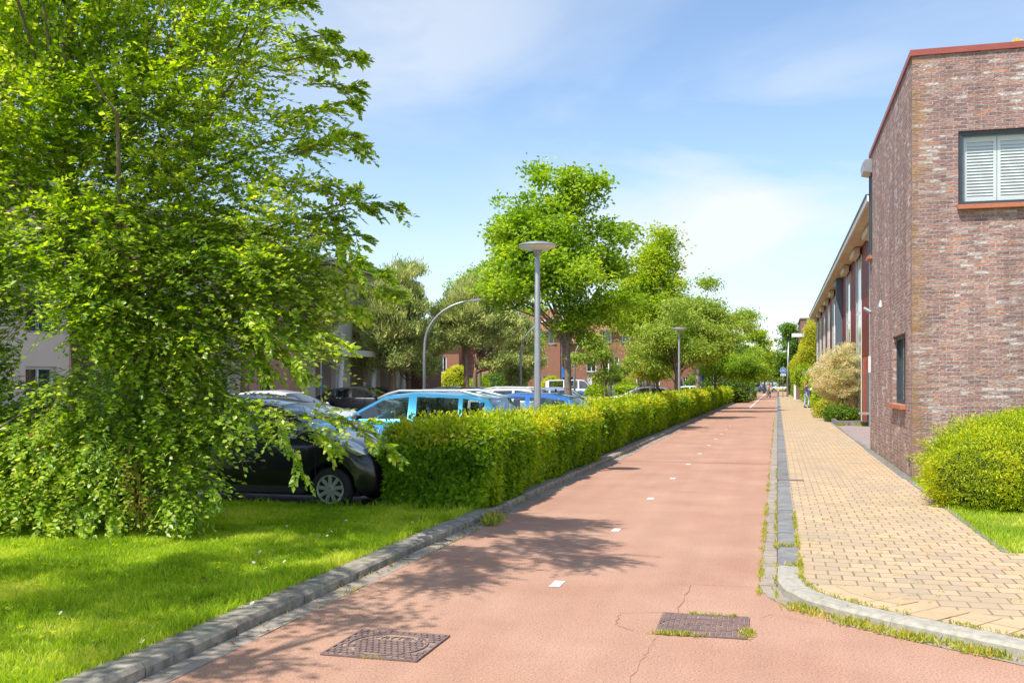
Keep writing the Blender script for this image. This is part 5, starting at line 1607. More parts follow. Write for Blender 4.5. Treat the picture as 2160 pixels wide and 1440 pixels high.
def bush(name, label, cat, base, ells, n, L, mat, seed, wr=.5, group=None, shell=.82, stems=True, up=.0, bumps=.1, bf=3.0, bark=None):
    r = np.random.RandomState(seed)
    root = thing(name, label, cat, base, 0, group)
    E = np.array(ells, float)
    area = (E[:, 3] * E[:, 5] + E[:, 3] * E[:, 4])
    pick = r.choice(len(E), n, p=area / area.sum())
    d = rnd_dirs(n, r)
    rad = shell + (1 - shell) * r.rand(n)
    rad *= 1 + bumps * wob(d * bf + pick[:, None] * 1.7, seed, 1.6)
    C = E[pick, :3] + d * rad[:, None] * E[pick, 3:]
    keep = C[:, 2] > .01
    # drop leaves buried inside another lobe
    for j in range(len(E)):
        q = (((C - E[j, :3]) / E[j, 3:]) ** 2).sum(1)
        keep &= ~((q < (shell * .9) ** 2) & (pick != j))
    C = C[keep]; d = d[keep]
    U = norm(d * .6 + rnd_dirs(len(C), r) * .8 + np.array([0, 0, up]))
    Nn = d + rnd_dirs(len(C), r) * .6
    leaves('foliage', C, U, Nn, L * (.6 + .7 * r.rand(len(C))), mat, root, wr)
    # solid inner core, coloured dark for the shade between the leaves
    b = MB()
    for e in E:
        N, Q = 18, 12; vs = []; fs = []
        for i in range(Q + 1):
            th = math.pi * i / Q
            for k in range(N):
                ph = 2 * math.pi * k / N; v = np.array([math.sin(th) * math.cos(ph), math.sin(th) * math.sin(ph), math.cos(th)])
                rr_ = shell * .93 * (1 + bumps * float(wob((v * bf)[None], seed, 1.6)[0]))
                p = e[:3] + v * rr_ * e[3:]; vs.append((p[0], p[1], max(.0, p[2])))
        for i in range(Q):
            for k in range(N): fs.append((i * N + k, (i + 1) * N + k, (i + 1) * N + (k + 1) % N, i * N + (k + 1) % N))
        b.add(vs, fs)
    if stems: b.build('shade_core', M['L_core'], root, True)
    return root

def hedge(label, s0, s1, t0, t1, h, n, L, mat, seed, mat2=None, group='clipped hornbeam hedges along the kerb', name='hedge', z0=.06):
    """hedge in the road frame; leaves on a bumpy box shell"""
    r = np.random.RandomState(seed)
    w, ln = s1 - s0, t1 - t0
    root = thing(name, label, 'hedge', RD(s0, t0, z0), -A, group)
    faces = [('x1', ln * h * 1.5), ('x0', ln * h * .35), ('y0', w * h * 1.8), ('y1', w * h * .6), ('z', ln * w * 1.15)]
    wt = np.array([f[1] for f in faces]); wt /= wt.sum()
    k = r.choice(5, n, p=wt)
    # nearer stretches get more leaves
    u = r.rand(n) ** 1.25
    a, c = r.rand(n), r.rand(n)
    Pn = np.zeros((n, 3)); D = np.zeros((n, 3))
    yy = u * ln
    for q, (ax, _) in enumerate(faces):
        m_ = k == q
        if ax == 'x1': Pn[m_] = np.stack([np.full(m_.sum(), w), yy[m_], a[m_] * h], 1); D[m_] = (1, 0, 0)
        if ax == 'x0': Pn[m_] = np.stack([np.zeros(m_.sum()), yy[m_], a[m_] * h], 1); D[m_] = (-1, 0, 0)
        if ax == 'y0': Pn[m_] = np.stack([a[m_] * w, np.zeros(m_.sum()), c[m_] * h], 1); D[m_] = (0, -1, 0)
        if ax == 'y1': Pn[m_] = np.stack([a[m_] * w, np.full(m_.sum(), ln), c[m_] * h], 1); D[m_] = (0, 1, 0)
        if ax == 'z': Pn[m_] = np.stack([a[m_] * w, yy[m_], np.full(m_.sum(), h)], 1); D[m_] = (0, 0, 1)
    # round the corners
    cx = np.clip(Pn[:, 0], .16, w - .16); cy = np.clip(Pn[:, 1], .16, ln - .16); cz = np.clip(Pn[:, 2], 0, h - .14)
    core = np.stack([cx, cy, cz], 1)
    dv = norm(Pn - core + D * 1e-3)
    Pn = core + dv * .16
    bump = .085 * wob(Pn, seed + 3, 2.2) + .07 * wob(Pn, seed + 4, 6) + .07 * wob(Pn * np.array([.3, 1, .3]), seed + 5, .7)
    depth = r.rand(n) ** 1.6 * .16
    Pn = Pn + dv * (bump - depth + .02)[:, None]
    # narrower foot
    foot = np.clip((.35 - Pn[:, 2]) / .35, 0, 1)
    Pn[:, 0] -= (Pn[:, 0] > w * .6) * foot * .10
    # loose shoots on the top
    sh = (k == 4) & (r.rand(n) < .14)
    Pn[sh, 2] += r.rand(sh.sum()) ** 1.5 * .14
    Pn[:, 2] = np.maximum(Pn[:, 2], .015)
    U = norm(dv * .35 + rnd_dirs(n, r) * .75 + np.array([0, 0, -.35]) * (k != 4)[:, None])
    U[sh, 2] = abs(U[sh, 2]) + .6
    Nn = dv * 1.0 + rnd_dirs(n, r) * .45 + np.array([0, 0, .25])
    top = (Pn[:, 2] > h * .80) & (r.rand(n) < np.clip((Pn[:, 2] - h * .72) / (h * .28), 0, 1) * .95)
    Ls = L * (.65 + .6 * r.rand(n)) * (1 + .9 * yy / max(ln, 1) * (ln > 12))
    m2 = mat2 or mat
    leaves('foliage', Pn[~top], U[~top], Nn[~top], Ls[~top], mat, root, .58)
    if top.any(): leaves('new_growth', Pn[top], U[top], Nn[top], Ls[top] * .85, m2, root, .5)
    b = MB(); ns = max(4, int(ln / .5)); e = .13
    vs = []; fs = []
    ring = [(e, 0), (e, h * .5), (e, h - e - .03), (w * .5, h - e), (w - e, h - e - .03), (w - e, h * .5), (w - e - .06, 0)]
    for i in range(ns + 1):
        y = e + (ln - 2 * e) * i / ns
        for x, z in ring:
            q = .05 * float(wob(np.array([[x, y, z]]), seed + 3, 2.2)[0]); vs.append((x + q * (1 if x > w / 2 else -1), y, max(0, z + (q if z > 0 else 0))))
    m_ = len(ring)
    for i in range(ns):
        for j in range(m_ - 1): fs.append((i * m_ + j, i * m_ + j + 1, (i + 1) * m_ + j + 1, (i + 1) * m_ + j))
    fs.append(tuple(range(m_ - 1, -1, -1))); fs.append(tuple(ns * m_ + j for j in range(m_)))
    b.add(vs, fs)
    b.build('shade_core', M['L_core'], root, True)  # solid core blocks the view through, interior shade put into its colour
    return root

HQ = 1.0
hedge('nearest clipped hedge with large leaves, from the black city car to the first gap', -4.98, -3.66, 12.25, 21.3, .98, 72000, .080, M['L_hedge'], 11, M['L_hedge2'])
hedge('second clipped hedge, set beyond the first gap and topped with yellow shoots', -4.95, -3.86, 22.6, 39.5, 1.04, 56000, .092, M['L_hedge'], 12, M['L_hedge2'])
hedge('third clipped hedge with a darker near end, at the second lamp post', -4.95, -3.78, 39.9, 57, 1.04, 30000, .12, M['L_hedge'], 13, M['L_hedge2'])
hedge('fourth clipped hedge ending beside the two walkers', -4.95, -3.78, 57.3, 86, 1.06, 26000, .15, M['L_hedge'], 14, M['L_hedge2'])
hedge('far low hedge behind the grey lamp posts at the end of the path', -6.4, -5.2, 128, 165, 1.2, 5000, .24, M['L_dark'], 15, M['L_mid'])
hedge('tall green hedge bordering the pavement behind the ginger haired woman', 2.3, 3.5, 66, 100, 2.1, 26000, .16, M['L_mid'], 16, M['L_mid'], None, 'hedge')
hedge('green hedge past the brick pillars at the end of the pavement', 1.9, 3.3, 104, 140, 2.3, 8000, .22, M['L_dark'], 17, M['L_mid'], None)
# hedges in front of the terraces
def wedge(px0, px1, Y, zt, label, mat, n, seed):
    p0, p1 = P(px0, 820, Y), P(px1, 820, Y)
    w = p1.x - p0.x
    r = np.random.RandomState(seed)
    root = thing('hedge', label, 'hedge', (p0.x, Y, 0), 0, 'low hedges in front of the terraced houses')
    C = np.stack([r.rand(n) * w, -r.rand(n) ** 2 * .3 + .0 * r.rand(n), r.rand(n) * zt], 1)
    tp = r.rand(n) < .35
    C[tp, 2] = zt; C[tp, 1] = r.rand(tp.sum()) * .9
    C += wob(C, seed, 2)[:, None] * .08
    leaves('foliage', C, rnd_dirs(n, r), np.array([0, -.7, .6]) + rnd_dirs(n, r) * .6, .20 * (.6 + .7 * r.rand(n)), mat, root)
    MB().box(.05, w - .05, .02, .85, 0, zt - .05).build('shade_core', M['L_core'], root)  # plain box core, its dark colour painted as inner shade
wedge(855, 975, 96, 1.75, 'sunlit yellow green hedge in front of the gabled brick house', M['L_yellow'], 4000, 31)
wedge(985, 1110, 97, 1.9, 'dark hedge in front of the long low tiled roof', M['L_mid'], 4500, 32)
wedge(1296, 1342, 84, 1.35, 'square clipped hedge under the round bush', M['L_mid'], 2500, 33)
bush('round_bush', 'clipped dome shaped bush in front of the brick house with white framed windows', 'bush', P(1322, 820, 86) * 1, [(0, 0, .2, .9, .9, .95)], 3500, .16, M['L_mid'], 34)
bpy.data.objects['round_bush'].location.z = 1.0
for px, Y, e, mt, lb, nn in ((1262, 84, [(0, 0, .7, 1.1, 1, .9)], 'L_mid', 'rounded green bush behind the camper van bonnet', 3000), (1164, 92, [(0, 0, 1.1, 1.0, 1, 1.2)], 'L_yellow', 'light green shrub between the lamp post and the camper van', 2500),
                             (955, 92, [(0, 0, 1.5, 1.4, 1, 1.4), (.5, 0, 2.6, .8, .8, .7)], 'L_yellow', 'bright yellow green shrub under the gabled brick house', 4500),
                             (1045, 90, [(0, 0, 1.2, 1.8, 1.2, 1.5), (1.5, 0, 1.6, 1.4, 1, 1.6)], 'L_dark', 'dark shrub under the low tiled roof beside the curved-arm lamp', 5000),
                             (1500, 84, [(0, 0, 1.2, 2.2, 1.5, 1.7), (2, 1, 1.0, 2, 1.5, 1.6)], 'L_dark', 'dark shrub mass behind the spreading light green trees', 6000),
                             (1543, 92, [(0, 0, .9, 1.6, 1.2, 1.1)], 'L_dark', 'low dark shrub left of the far walkers', 3000),
                             (1012, 88, [(0, 0, 1.0, .9, .8, 1.2)], 'L_mid', 'small green shrub between the lone pine trunks', 2500)):
    p = P(px, 820, Y); p.z = 0
    bush('shrub', lb, 'shrub', p, e, nn, .22, M[mt], int(px), group='shrubs at the edge of the car park')

# trees around the car park -------------------------------------------------
p = P(1199, 820, 35); p.z = 0
ground_tree('oak_tree', 'round crowned bright green oak in the car park behind the nearest lamp post', 'tree', p, 9.5, .155,
            [(-.35, 0, 7.7, 1.5, 1.5, 1.6), (.55, 0, 9.0, .75, .7, .85), (-.95, .2, 8.7, .7, .7, .8), (-1.15, .3, 6.5, 1.75, 1.5, 1.45), (.75, -.2, 6.4, 1.6, 1.5, 1.4), (-1.55, 0, 5.0, 1.5, 1.3, 1.0), (1.3, .2, 5.1, 1.25, 1.3, 1.1), (0, -.5, 5.3, 1.5, 1.4, 1.0), (.1, .3, 3.75, 1.15, 1, .6), (1.0, -.2, 8.0, .6, .6, .9), (-1.7, 0, 7.2, .6, .6, .7)],
            620, 62, .165, .38, M['L_oak'], M['bark'], 41, limbs=30, tfrac=.86, first=.36, gaps=.15, wr=.6, shell=.30, cpc=8, cps=.24)
p = P(1378, 820, 62); p.z = 0
ground_tree('poplar_tree', 'tall narrow tree rising right behind the oak', 'tree', p, 11.8, .16, [(.3, 0, 9.8, .8, .8, 1.5), (0, 0, 8.0, 1.3, 1.2, 1.7), (.2, 0, 5.9, 1.5, 1.4, 1.7), (-1.5, 0, 6.2, .9, 1.1, 1.5)], 420, 70, .2, .55, M['L_mid'], M['bark'], 42, limbs=16, gaps=.1, cps=.32, cpc=5)
p = P(1012, 820, 74); p.z = 0
ground_tree('green_tree', 'yellow green tree peeping out left of the oak crown', 'tree', p, 11.2, .16, [(.3, 0, 9.6, 1.5, 1.4, 1.5), (0, 0, 7.6, 1.9, 1.7, 1.9), (2.8, 0, 6.2, 2.2, 1.6, 1.9)], 300, 75, .2, .6, M['L_oak'], M['bark'], 43, limbs=14, gaps=.3)
# spreading cherries
cher = dict(wr=.42, droop=.7, gaps=.35)
p = P(1425, 820, 47); p.z = 0
ground_tree('cherry_tree', 'spreading light green tree directly behind the second lamp post', 'tree', p, 5.8, .12, [(0, 0, 4.3, 2.1, 1.6, 1.0), (-1.3, 0, 3.6, 1.0, 1.1, .9), (1.3, 0, 3.7, 1.3, 1.1, .9), (.2, 0, 2.9, 1.6, 1.3, .6)], 230, 75, .16, .40, M['L_cherry'], M['bark'], 44, limbs=18, first=.25, group='spreading light green trees', **cher)
p = P(1471, 820, 57); p.z = 0
ground_tree('cherry_tree', 'taller light green tree with a stout pale trunk, right of the second lamp post', 'tree', p, 7.0, .17, [(0, 0, 5.6, 1.9, 1.6, 1.1), (1.2, 0, 4.6, 1.7, 1.4, 1.0), (-1.4, 0, 4.7, 1.5, 1.3, 1.0), (.9, 0, 6.9, .6, .6, .8), (2.3, 0, 5.7, .8, .7, .5)], 270, 70, .18, .44, M['L_cherry'], M['bark_pale'], 45, limbs=18, first=.3, group='spreading light green trees', **cher)
p = P(1510, 820, 66); p.z = 0
ground_tree('cherry_tree', 'bright low spreading tree over the hedge with the blue edge-on sign', 'tree', p, 4.2, .13, [(.5, 0, 3.0, 2.3, 1.5, .75), (2.1, 0, 2.7, 1.3, 1.2, .7)], 200, 75, .17, .42, M['L_oak'], M['bark'], 46, limbs=12, first=.3, group='spreading light green trees', **cher)
p = P(1388, 820, 56); p.z = 0
ground_tree('amber_tree', 'small tree with amber tinted leaves left of the second lamp post', 'tree', p, 4.3, .13, [(-.1, 0, 2.9, 1.35, 1.1, 1.0), (-.6, 0, 3.7, .8, .8, .6)], 150, 80, .15, .4, M['L_amber'], M['bark'], 47, limbs=10, first=.25, **cher)
p = P(1277, 820, 44); p.z = 0
ground_tree('young_tree', 'slim young tree with drooping light green leaves between the oak and the white hatchback', 'tree', p, 4.6, .075, [(0, 0, 3.1, .9, .8, 1.1), (-1.0, 0, 3.2, .8, .6, .7), (.7, 0, 3.0, .9, .7, .7), (0, 0, 2.1, .7, .6, .5)], 80, 48, .15, .30, M['L_cherry'], M['bark'], 48, limbs=12, first=.35, **cher)
p = P(1288, 820, 80); p.z = 0
ground_tree('small_tree', 'small dark green tree behind the slim young tree', 'tree', p, 3.4, .1, [(0, 0, 2.3, 1.6, 1.2, .8), (.9, 0, 2.4, 1.2, 1, .7)], 90, 50, .17, .36, M['L_dark'], M['bark'], 49, limbs=8)

# pines
def pine(px, Y, H, ells, seed, label, tr=.19, ncl=420, lean=(0, 0), first=.3):
    p = P(px, 820, Y); p.z = 0
    return ground_tree('pine_tree', label, 'tree', p, H, tr, ells, ncl, 105, .24, .36, M['L_pine'], M['bark_pine'], seed, limbs=16, tfrac=.9, group='pine trees at the back of the car park', wr=.12, pine=True, gaps=.1, first=first, lean=lean, shell=.35, cpc=6, cps=.17)
pine(827, 53, 8.2, [(.6, 0, 6.9, 1.1, 1.1, 1.2), (0, 0, 5.6, 2.0, 1.6, 1.3), (-.9, 0, 4.2, 1.7, 1.4, 1.0), (1.0, 0, 4.3, 1.5, 1.4, 1.0), (-.9, 0, 2.9, 1.3, 1.1, .6), (1.1, .4, 2.8, 1.2, 1, .7), (.2, 0, 3.4, 1.6, 1.2, .8)], 51, 'tall bushy pine with upright tips, just left of the curved-arm lamp', .24, 520)
pine(862, 56, 5.6, [(.2, 0, 4.2, 1.2, 1.1, 1.0), (-.3, 0, 3.0, 1.0, 1.0, .5)], 52, 'shorter pine between the tall bushy pine and the curved-arm lamp', .18, 220)
pine(985, 55, 7.8, [(.5, 0, 6.0, 1.5, 1.4, 1.5), (-.5, 0, 5.2, 1.6, 1.4, 1.0), (1.4, 0, 4.9, 1.4, 1.3, .9), (-.3, 0, 4.3, 1.6, 1.2, .6)], 53, 'broad pine crown right of the curved-arm lamp', .2, 460, first=.4)
pine(1003, 60, 5.0, [(1.3, 0, 3.0, 1.1, .9, .4), (.5, 0, 4.6, 1.3, 1.2, .7)], 54, 'pale straight pine trunk with a low side branch before the tiled roof', .22, 160, first=.5)
pine(1075, 62, 6.2, [(.4, 0, 4.8, 1.3, 1.1, .9), (.9, 0, 3.2, 1.1, 1, .7), (.7, 0, 2.2, .8, .8, .7)], 55, 'pine reaching down to the shrubs, left of the nearest lamp post', .18, 300)
pine(612, 47, 7.9, [(0, 0, 6.2, 1.9, 1.5, 1.2), (-1.3, 0, 5.2, 1.2, 1.1, .8), (1.3, 0, 5.0, 1.5, 1.2, .9), (.2, 0, 4.2, 1.6, 1.2, .5)], 56, 'pine with a thick pale trunk before the beige building', .26, 330, first=.55)
pine(515, 41, 8.2, [(0, 0, 6.9, 1.8, 1.5, 1.3), (-1.0, 0, 5.8, 1.5, 1.3, .9)], 57, 'pine seen through the big beech, left of the thick pale trunk', .22, 260, first=.6)
pine(772, 66, 6.6, [(0, 0, 5.1, 1.6, 1.3, 1.3), (.2, 0, 3.6, 1.3, 1.1, .6)], 58, 'pine behind the tall bushy pine, by the end of the beige building', .2, 260)
pine(895 + 25, 68, 6.0, [(0, 0, 4.6, 1.3, 1.2, 1.1)], 59, 'dark pine behind the arm of the curved lamp', .18, 240)

# far rows left of the path
far = [(1508, 96, 9.6, 2.3, 'L_dark', 'darker tree topping the light green row left of the path'), (1592, 120, 8.6, 2.1, 'L_mid', 'cone shaped light tree left of the far end of the path'), (1566, 105, 6.8, 2.2, 'L_cherry', 'pale green tree between the cone shaped tree and the lamp posts'),
       (1612, 160, 7.6, 2.4, 'L_mid', 'medium green tree right of the cone shaped tree'), (1585, 190, 7.2, 3.0, 'L_dark', 'dark tree at the left of the far crossing'), (1630, 215, 8.3, 3.4, 'L_mid', 'broad tree closing the view over the cyclist'),
       (1648, 235, 9.5, 3.0, 'L_dark', 'dark tree behind the round blue cycle sign'), (1602, 220, 9.2, 3.4, 'L_dark', 'tree behind the small bright blue car'), (1555, 170, 8.4, 3.6, 'L_dark', 'dark tree behind the orange garden wall'), (1669, 190, 9.0, 3.0, 'L_mid', 'tree behind the tall columnar tree')]
for i, (px, Y, H, rr2, mt, lb) in enumerate(far):
    p = P(px, 820, Y); p.z = 0
    ground_tree('far_tree', lb, 'tree', p, H, .16, [(0, 0, H * .78, rr2 * .55, rr2 * .55, H * .22), (0, 0, H * .5, rr2, rr2, H * .25), (rr2 * .3, 0, H * .36, rr2 * .9, rr2 * .9, H * .14)], 170, 55, .30, .62, M[mt], M['bark'], 60 + i, limbs=8, group='trees at the far end of the path', gaps=.3, twig=False)
p = P(1665, 820, 135); p.z = .07
ground_tree('columnar_tree', 'tall dark columnar tree behind the slim lamp post on the pavement side', 'tree', p, 9.8, .2, [(0, 0, 8.0, 1.2, 1.2, 1.7), (0, 0, 5.6, 1.7, 1.6, 2.2), (0, 0, 3.0, 1.5, 1.4, 1.8)], 300, 60, .28, .55, M['L_dark'], M['bark'], 75, limbs=10, gaps=.0, droop=.6, cps=.34, cpc=5)
# yellow green shrubs on the right
for px, Y, e, mt, lb, nn, L_ in ((1711, 92, [(0, 0, 5.6, .75, .7, 1.9), (-.35, 0, 4.2, .8, .8, 1.2), (-.1, 0, 2.6, .9, .9, 1.4)], 'L_yellow', 'tall yellow green column of foliage at the end of the row houses', 9000, .17),
                                 (1692, 98, [(0, 0, 3.8, .9, .8, .9), (-.6, 0, 3.2, .7, .7, .7), (.3, 0, 5.0, .6, .6, .9)], 'L_yellow', 'loose yellow green shrub in front of the brown brick block', 6000, .2),
                                 (1696, 84, [(0, 0, 2.2, 1.1, 1, 1.0), (.6, 0, 1.6, 1.0, 1, 1.3)], 'L_mid', 'rounded bright green shrub above the tall pavement hedge', 7000, .17),
                                 (1722, 72, [(0, 0, 1.5, 1.0, .9, 1.1)], 'L_mid', 'green shrub behind the reading woman', 5000, .15)):
    p = P(px, 820, Y); p.z = .07
    bush('tall_shrub', lb, 'shrub', p, e, nn, L_, M[mt], int(px), group='shrubs in the front gardens', bumps=.22, shell=.7)
# variegated willows
def willow(px, Y, zc, rad, seed, label, lean=0):
    p = P(px, 820, Y); p.z = .1
    r = ground_tree('willow_tree', label, 'tree', p, zc + rad * .5, .055, [(0, 0, zc, rad, rad * .95, rad * .92), (-.05, 0, zc - .15, rad * .75, rad * .75, rad * .72), (.1, 0, zc + rad * .45, rad * .6, rad * .6, rad * .62), (-.35 * rad, 0, zc + rad * .1, rad * .7, rad * .7, rad * .6)], 620, 60, .075, .17, M['L_willow'], M['bark_pale'], seed, limbs=26, tfrac=.8, first=.45, updir=.3, wr=.42, lean=(lean, 0), group='variegated ball willows', shell=.55, cpc=3, cps=.12)
    return r
willow(1777, 42.3, 1.90, 1.38, 81, 'cream and pink variegated ball willow, the nearer one in the grey edged bed')
willow(1815, 46, 1.75, 1.30, 82, 'cream and pink variegated ball willow with a leaning trunk, partly behind the brick corner house', -.1)
for px, Y, e, mt, lb, nn, L_ in ((1775, 41.2, [(0, 0, .25, .55, .5, .42), (.45, .1, .2, .4, .4, .35), (-.3, .2, .3, .4, .4, .35)], 'L_dark', 'glossy low shrub at the foot of the nearer willow', 3500, .10),
                                 (1742, 46, [(0, 0, .35, .6, .6, .55), (.5, 0, .3, .5, .5, .45)], 'L_yellow', 'low golden shrub left of the willow bed', 3500, .09),
                                 (1812, 48.5, [(0, 0, .55, .75, .6, .62)], 'L_rust', 'rust coloured rounded shrub between the willow trunks and the orange wall', 4500, .07),
                                 (1790, 50, [(0, 0, .7, .7, .6, .6)], 'L_yellow', 'lime green shrub with white flowers behind the nearer willow trunk', 3000, .09)):
    p = P(px, 820, Y); p.z = .1
    bush('bed_shrub', lb, 'shrub', p, e, nn, L_, M[mt], int(px) + 5, group='shrubs round the willows', bumps=.15, shell=.7)
p = P(1729, 870, 49.5)
o = bush('purple_flower', 'purple flower cluster at the edge of the pavement', 'flower', (p.x, p.y, .08), [(0, 0, .2, .14, .14, .2)], 500, .05, pbr('purple petals', (.22, .10, .50), .7, (.32, .18, .6), 20), 9)
for k, (px, Y, z) in enumerate(((1771, 48, .62), (1777, 48.3, .5), (1786, 48.5, .55))):
    p = P(px, 820, Y)
    rf_ = np.random.RandomState(k)
    n_ = 60; d_ = rnd_dirs(n_, rf_)
    o = leaves('white_flower', d_ * .03, d_, rnd_dirs(n_, rf_), np.full(n_, .09), M['white'], None, .7)
    o.location = (p.x, p.y - .6, z + .1); tag(o, 'white flower head on the lime green shrub', 'flower', 'white flower heads behind the nearer willow')

# golden yew at the right edge
bush('yew_bush', 'large rounded golden yew bush against the brick corner house', 'bush', (6.85, 13.1, .07), [(-.15, 0, .50, 1.26, 1.15, .76), (.25, -.1, .74, 1.05, 1.0, .56), (-.75, -.15, .42, .68, .8, .62), (.9, -.3, .45, 1.0, .9, .75)], 120000, .042, M['L_yew'], 91, wr=.30, shell=.80, up=.4, bumps=.17, bf=5)

# ---------------------------------------------------------------- the big beech
def beech():
    r = np.random.RandomState(5)
    root = thing('beech_tree', 'huge leafy beech on the lawn, its lower branches touching the grass', 'tree', (0, 0, 0))
    LB = [  # px, py, Y, radius, density
        (455, 20, 11.0, .62, .55), (560, 130, 10.6, .30, .5), (575, 285, 10.5, .36, .55), (590, 440, 10.3, .42, .6), (570, 570, 10.4, .50, .85), (665, 605, 10.3, .20, .7), (580, 690, 10.4, .36, .8), (655, 740, 10.1, .14, .8),
        (420, 190, 11.2, .72, .55), (300, 60, 11.6, .9, .6), (120, 60, 11.6, .9, .65), (-20, 80, 12, 1.0, .8), (430, 370, 10.9, .70, .6), (270, 280, 11.2, .95, .75), (90, 280, 11.2, .95, .8), (-40, 330, 11.5, .9, .9),
        (440, 550, 10.8, .74, .85), (250, 520, 10.8, .90, 1.2), (70, 500, 11.0, .80, .9), (-30, 600, 11.5, .7, 1), (300, 710, 10.8, .60, 1.4), (440, 690, 10.6, .48, 1.1), (-10, 740, 11.2, .35, 1), (210, 640, 10.4, .50, 1.4),
        (210, 850, 11.2, .60, 1.1), (360, 830, 10.9, .58, 1.1), (60, 860, 11.5, .45, 1), (385, 895, 10.7, .34, 1.1), (290, 930, 11.0, .58, 1.1), (130, 950, 11.2, .62, 1.1), (0, 940, 11.2, .62, 1.1), (200, 1010, 10.9, .45, 1.2),
        (60, 1020, 10.9, .42, 1.2), (290, 1030, 10.8, .28, 1.2), (380, 1000, 10.5, .18, 1.1), (-60, 1000, 11, .4, 1), (370, 1050, 10.4, .10, 1.3), (170, 1060, 10.8, .25, 1.2), (550, 895, 10.3, .12, 1.0), (640, 890, 10.0, .10, 1.0), (490, 860, 10.4, .20, 1.0)]
    lob = []
    for px, py, Y, rr_, de in LB:
        p = P(px, py, Y); lob.append((p.x, p.y, p.z, rr_, de))
    # upper crown, above the picture, which shades the lawn and the path
    for q in ((-4.3, 7.6, 5.7, .7, .28), (-3.1, 7.4, 5.8, .55, .5), (-2.3, 7.9, 6.2, .6, .5), (-3.3, 9.2, 6.6, .9, .3), (-5.0, 6.8, 5.6, .45, .4), (-2.1, 9.3, 6.2, .5, .5), (-5.3, 10.8, 7.0, 1.2, .25), (-6.4, 9.5, 6.0, .7, .25), (-7.0, 11.5, 5.2, 1.1, .3),
              (-4.8, 9.4, 6.2, .7, .25), (-3.9, 6.3, 5.0, .4, .5), (-1.75, 7.2, 5.6, .40, .5), (-2.9, 6.4, 5.2, .42, .5), (-2.6, 7.1, 5.2, .35, .5)):
        lob.append(q)
    lob = np.array(lob)
    W_ = lob[:, 3] ** 2.1 * lob[:, 4]
    NT = 12200
    pk = r.choice(len(lob), NT, p=W_ / W_.sum())
    d = rnd_dirs(NT, r)
    rad = lob[pk, 3] * (.30 + .70 * r.rand(NT) ** .55)
    S = lob[pk, :3] + d * rad[:, None] * np.array([1, 1, .85])
    trunk = np.array([-5.2, 12.0, 3.2])
    outd = norm((S - trunk) * np.array([1, 1, .22]))
    T = norm(outd * .75 + rnd_dirs(NT, r) * np.array([.6, .6, .28]) + np.array([0, 0, .02]))
    Lt = .34 + .34 * r.rand(NT)
    # tip sprays that shape the right-hand outline
    tips = [((610, 320), (785, 310)), ((600, 130), (757, 118)), ((620, 90), (705, 75)), ((640, 180), (765, 192)), ((680, 440), (842, 436)), ((640, 560), (835, 590)), ((640, 390), (752, 408)), ((640, 500), (790, 505)), ((560, 20), (655, 8)), ((660, 590), (845, 625)),
            ((620, 250), (745, 215)), ((650, 650), (770, 660)), ((600, 700), (740, 735)), ((560, 740), (660, 800)), ((640, 880), (800, 905)), ((700, 880), (828, 955)), ((560, 860), (640, 1000)), ((600, 880), (720, 950)), ((400, 990), (455, 1060)), ((390, 1010), (400, 1095)), ((240, 1040), (250, 1105)), ((60, 1040), (110, 1100)),
            ((620, 330), (750, 280)), ((590, 60), (690, 130)), ((640, 470), (770, 560)), ((330, 1030), (380, 1105)), ((150, 1050), (180, 1110)), ((560, 480), (720, 460)), ((500, 640), (640, 780)), ((520, 700), (560, 790))]
    woods = MB()
    eS = []; eT = []; eL = []
    for i, (a, c) in enumerate(tips):
        Ya = 10.4 + .3 * math.sin(i * 3.1); Yc = Ya - .35
        if a[1] > 980: Ya, Yc = 10.6, 10.3
        A_, C_ = np.array(P(a[0], a[1], Ya)), np.array(P(c[0], c[1], Yc))
        ln = np.linalg.norm(C_ - A_)
        mid = (A_ + C_) / 2 + np.array([0, 0, .10 * ln])
        pts = [A_ * (1 - f) ** 2 + mid * 2 * f * (1 - f) + C_ * f * f for f in np.linspace(0, 1, 7)]
        woods.tube([Vector(q) for q in pts], [.010, .009, .008, .007, .006, .004, .002], 4)
        for j in range(int((12 + ln * 14) * (1 if a[1] < 800 else .6))):
            f = r.rand() ** .8
            k = min(5, int(f * 6)); q = pts[k] + (pts[k + 1] - pts[k]) * (f * 6 - k)
            dd = norm((pts[k + 1] - pts[k])[None])[0]
            eS.append(q + r.normal(size=3) * .03); eT.append(norm((dd + r.normal(size=3) * .42 + np.array([0, 0, -.08]))[None])[0]); eL.append((.34 - .20 * f) * (.5 + .8 * r.rand()))
        eS.append(pts[5]); eT.append(norm((pts[6] - pts[5])[None])[0]); eL.append(.16)
    S = np.concatenate([S, np.array(eS)]); T = np.concatenate([T, np.array(eT)]); Lt = np.concatenate([Lt, np.array(eL)])
    NT = len(S)
    g = S[:, 2] > .22
    S, T, Lt = S[g], T[g], Lt[g]; NT = len(S)
    nl = 13
    f = (np.arange(nl) + .6) / nl
    droop = .12 + .28 * r.rand(NT)
    side0 = norm(np.cross(T, np.array([0, 0, 1.0]) + r.normal(size=(NT, 3)) * .35))
    up = norm(np.cross(side0, T))
    PP = S[:, None, :] + T[:, None, :] * (Lt[:, None] * f)[:, :, None] - np.array([0, 0, 1.0]) * (droop * Lt)[:, None, None] * (f ** 2)[None, :, None]
    sg = np.where(np.arange(nl) % 2 == 0, 1, -1)[None, :, None]
    U = T[:, None, :] * .75 + side0[:, None, :] * sg * .75 - np.array([0, 0, .16]) * f[None, :, None] + r.normal(size=(NT, nl, 3)) * .16
    U[:, -1] = T + r.normal(size=(NT, 3)) * .1
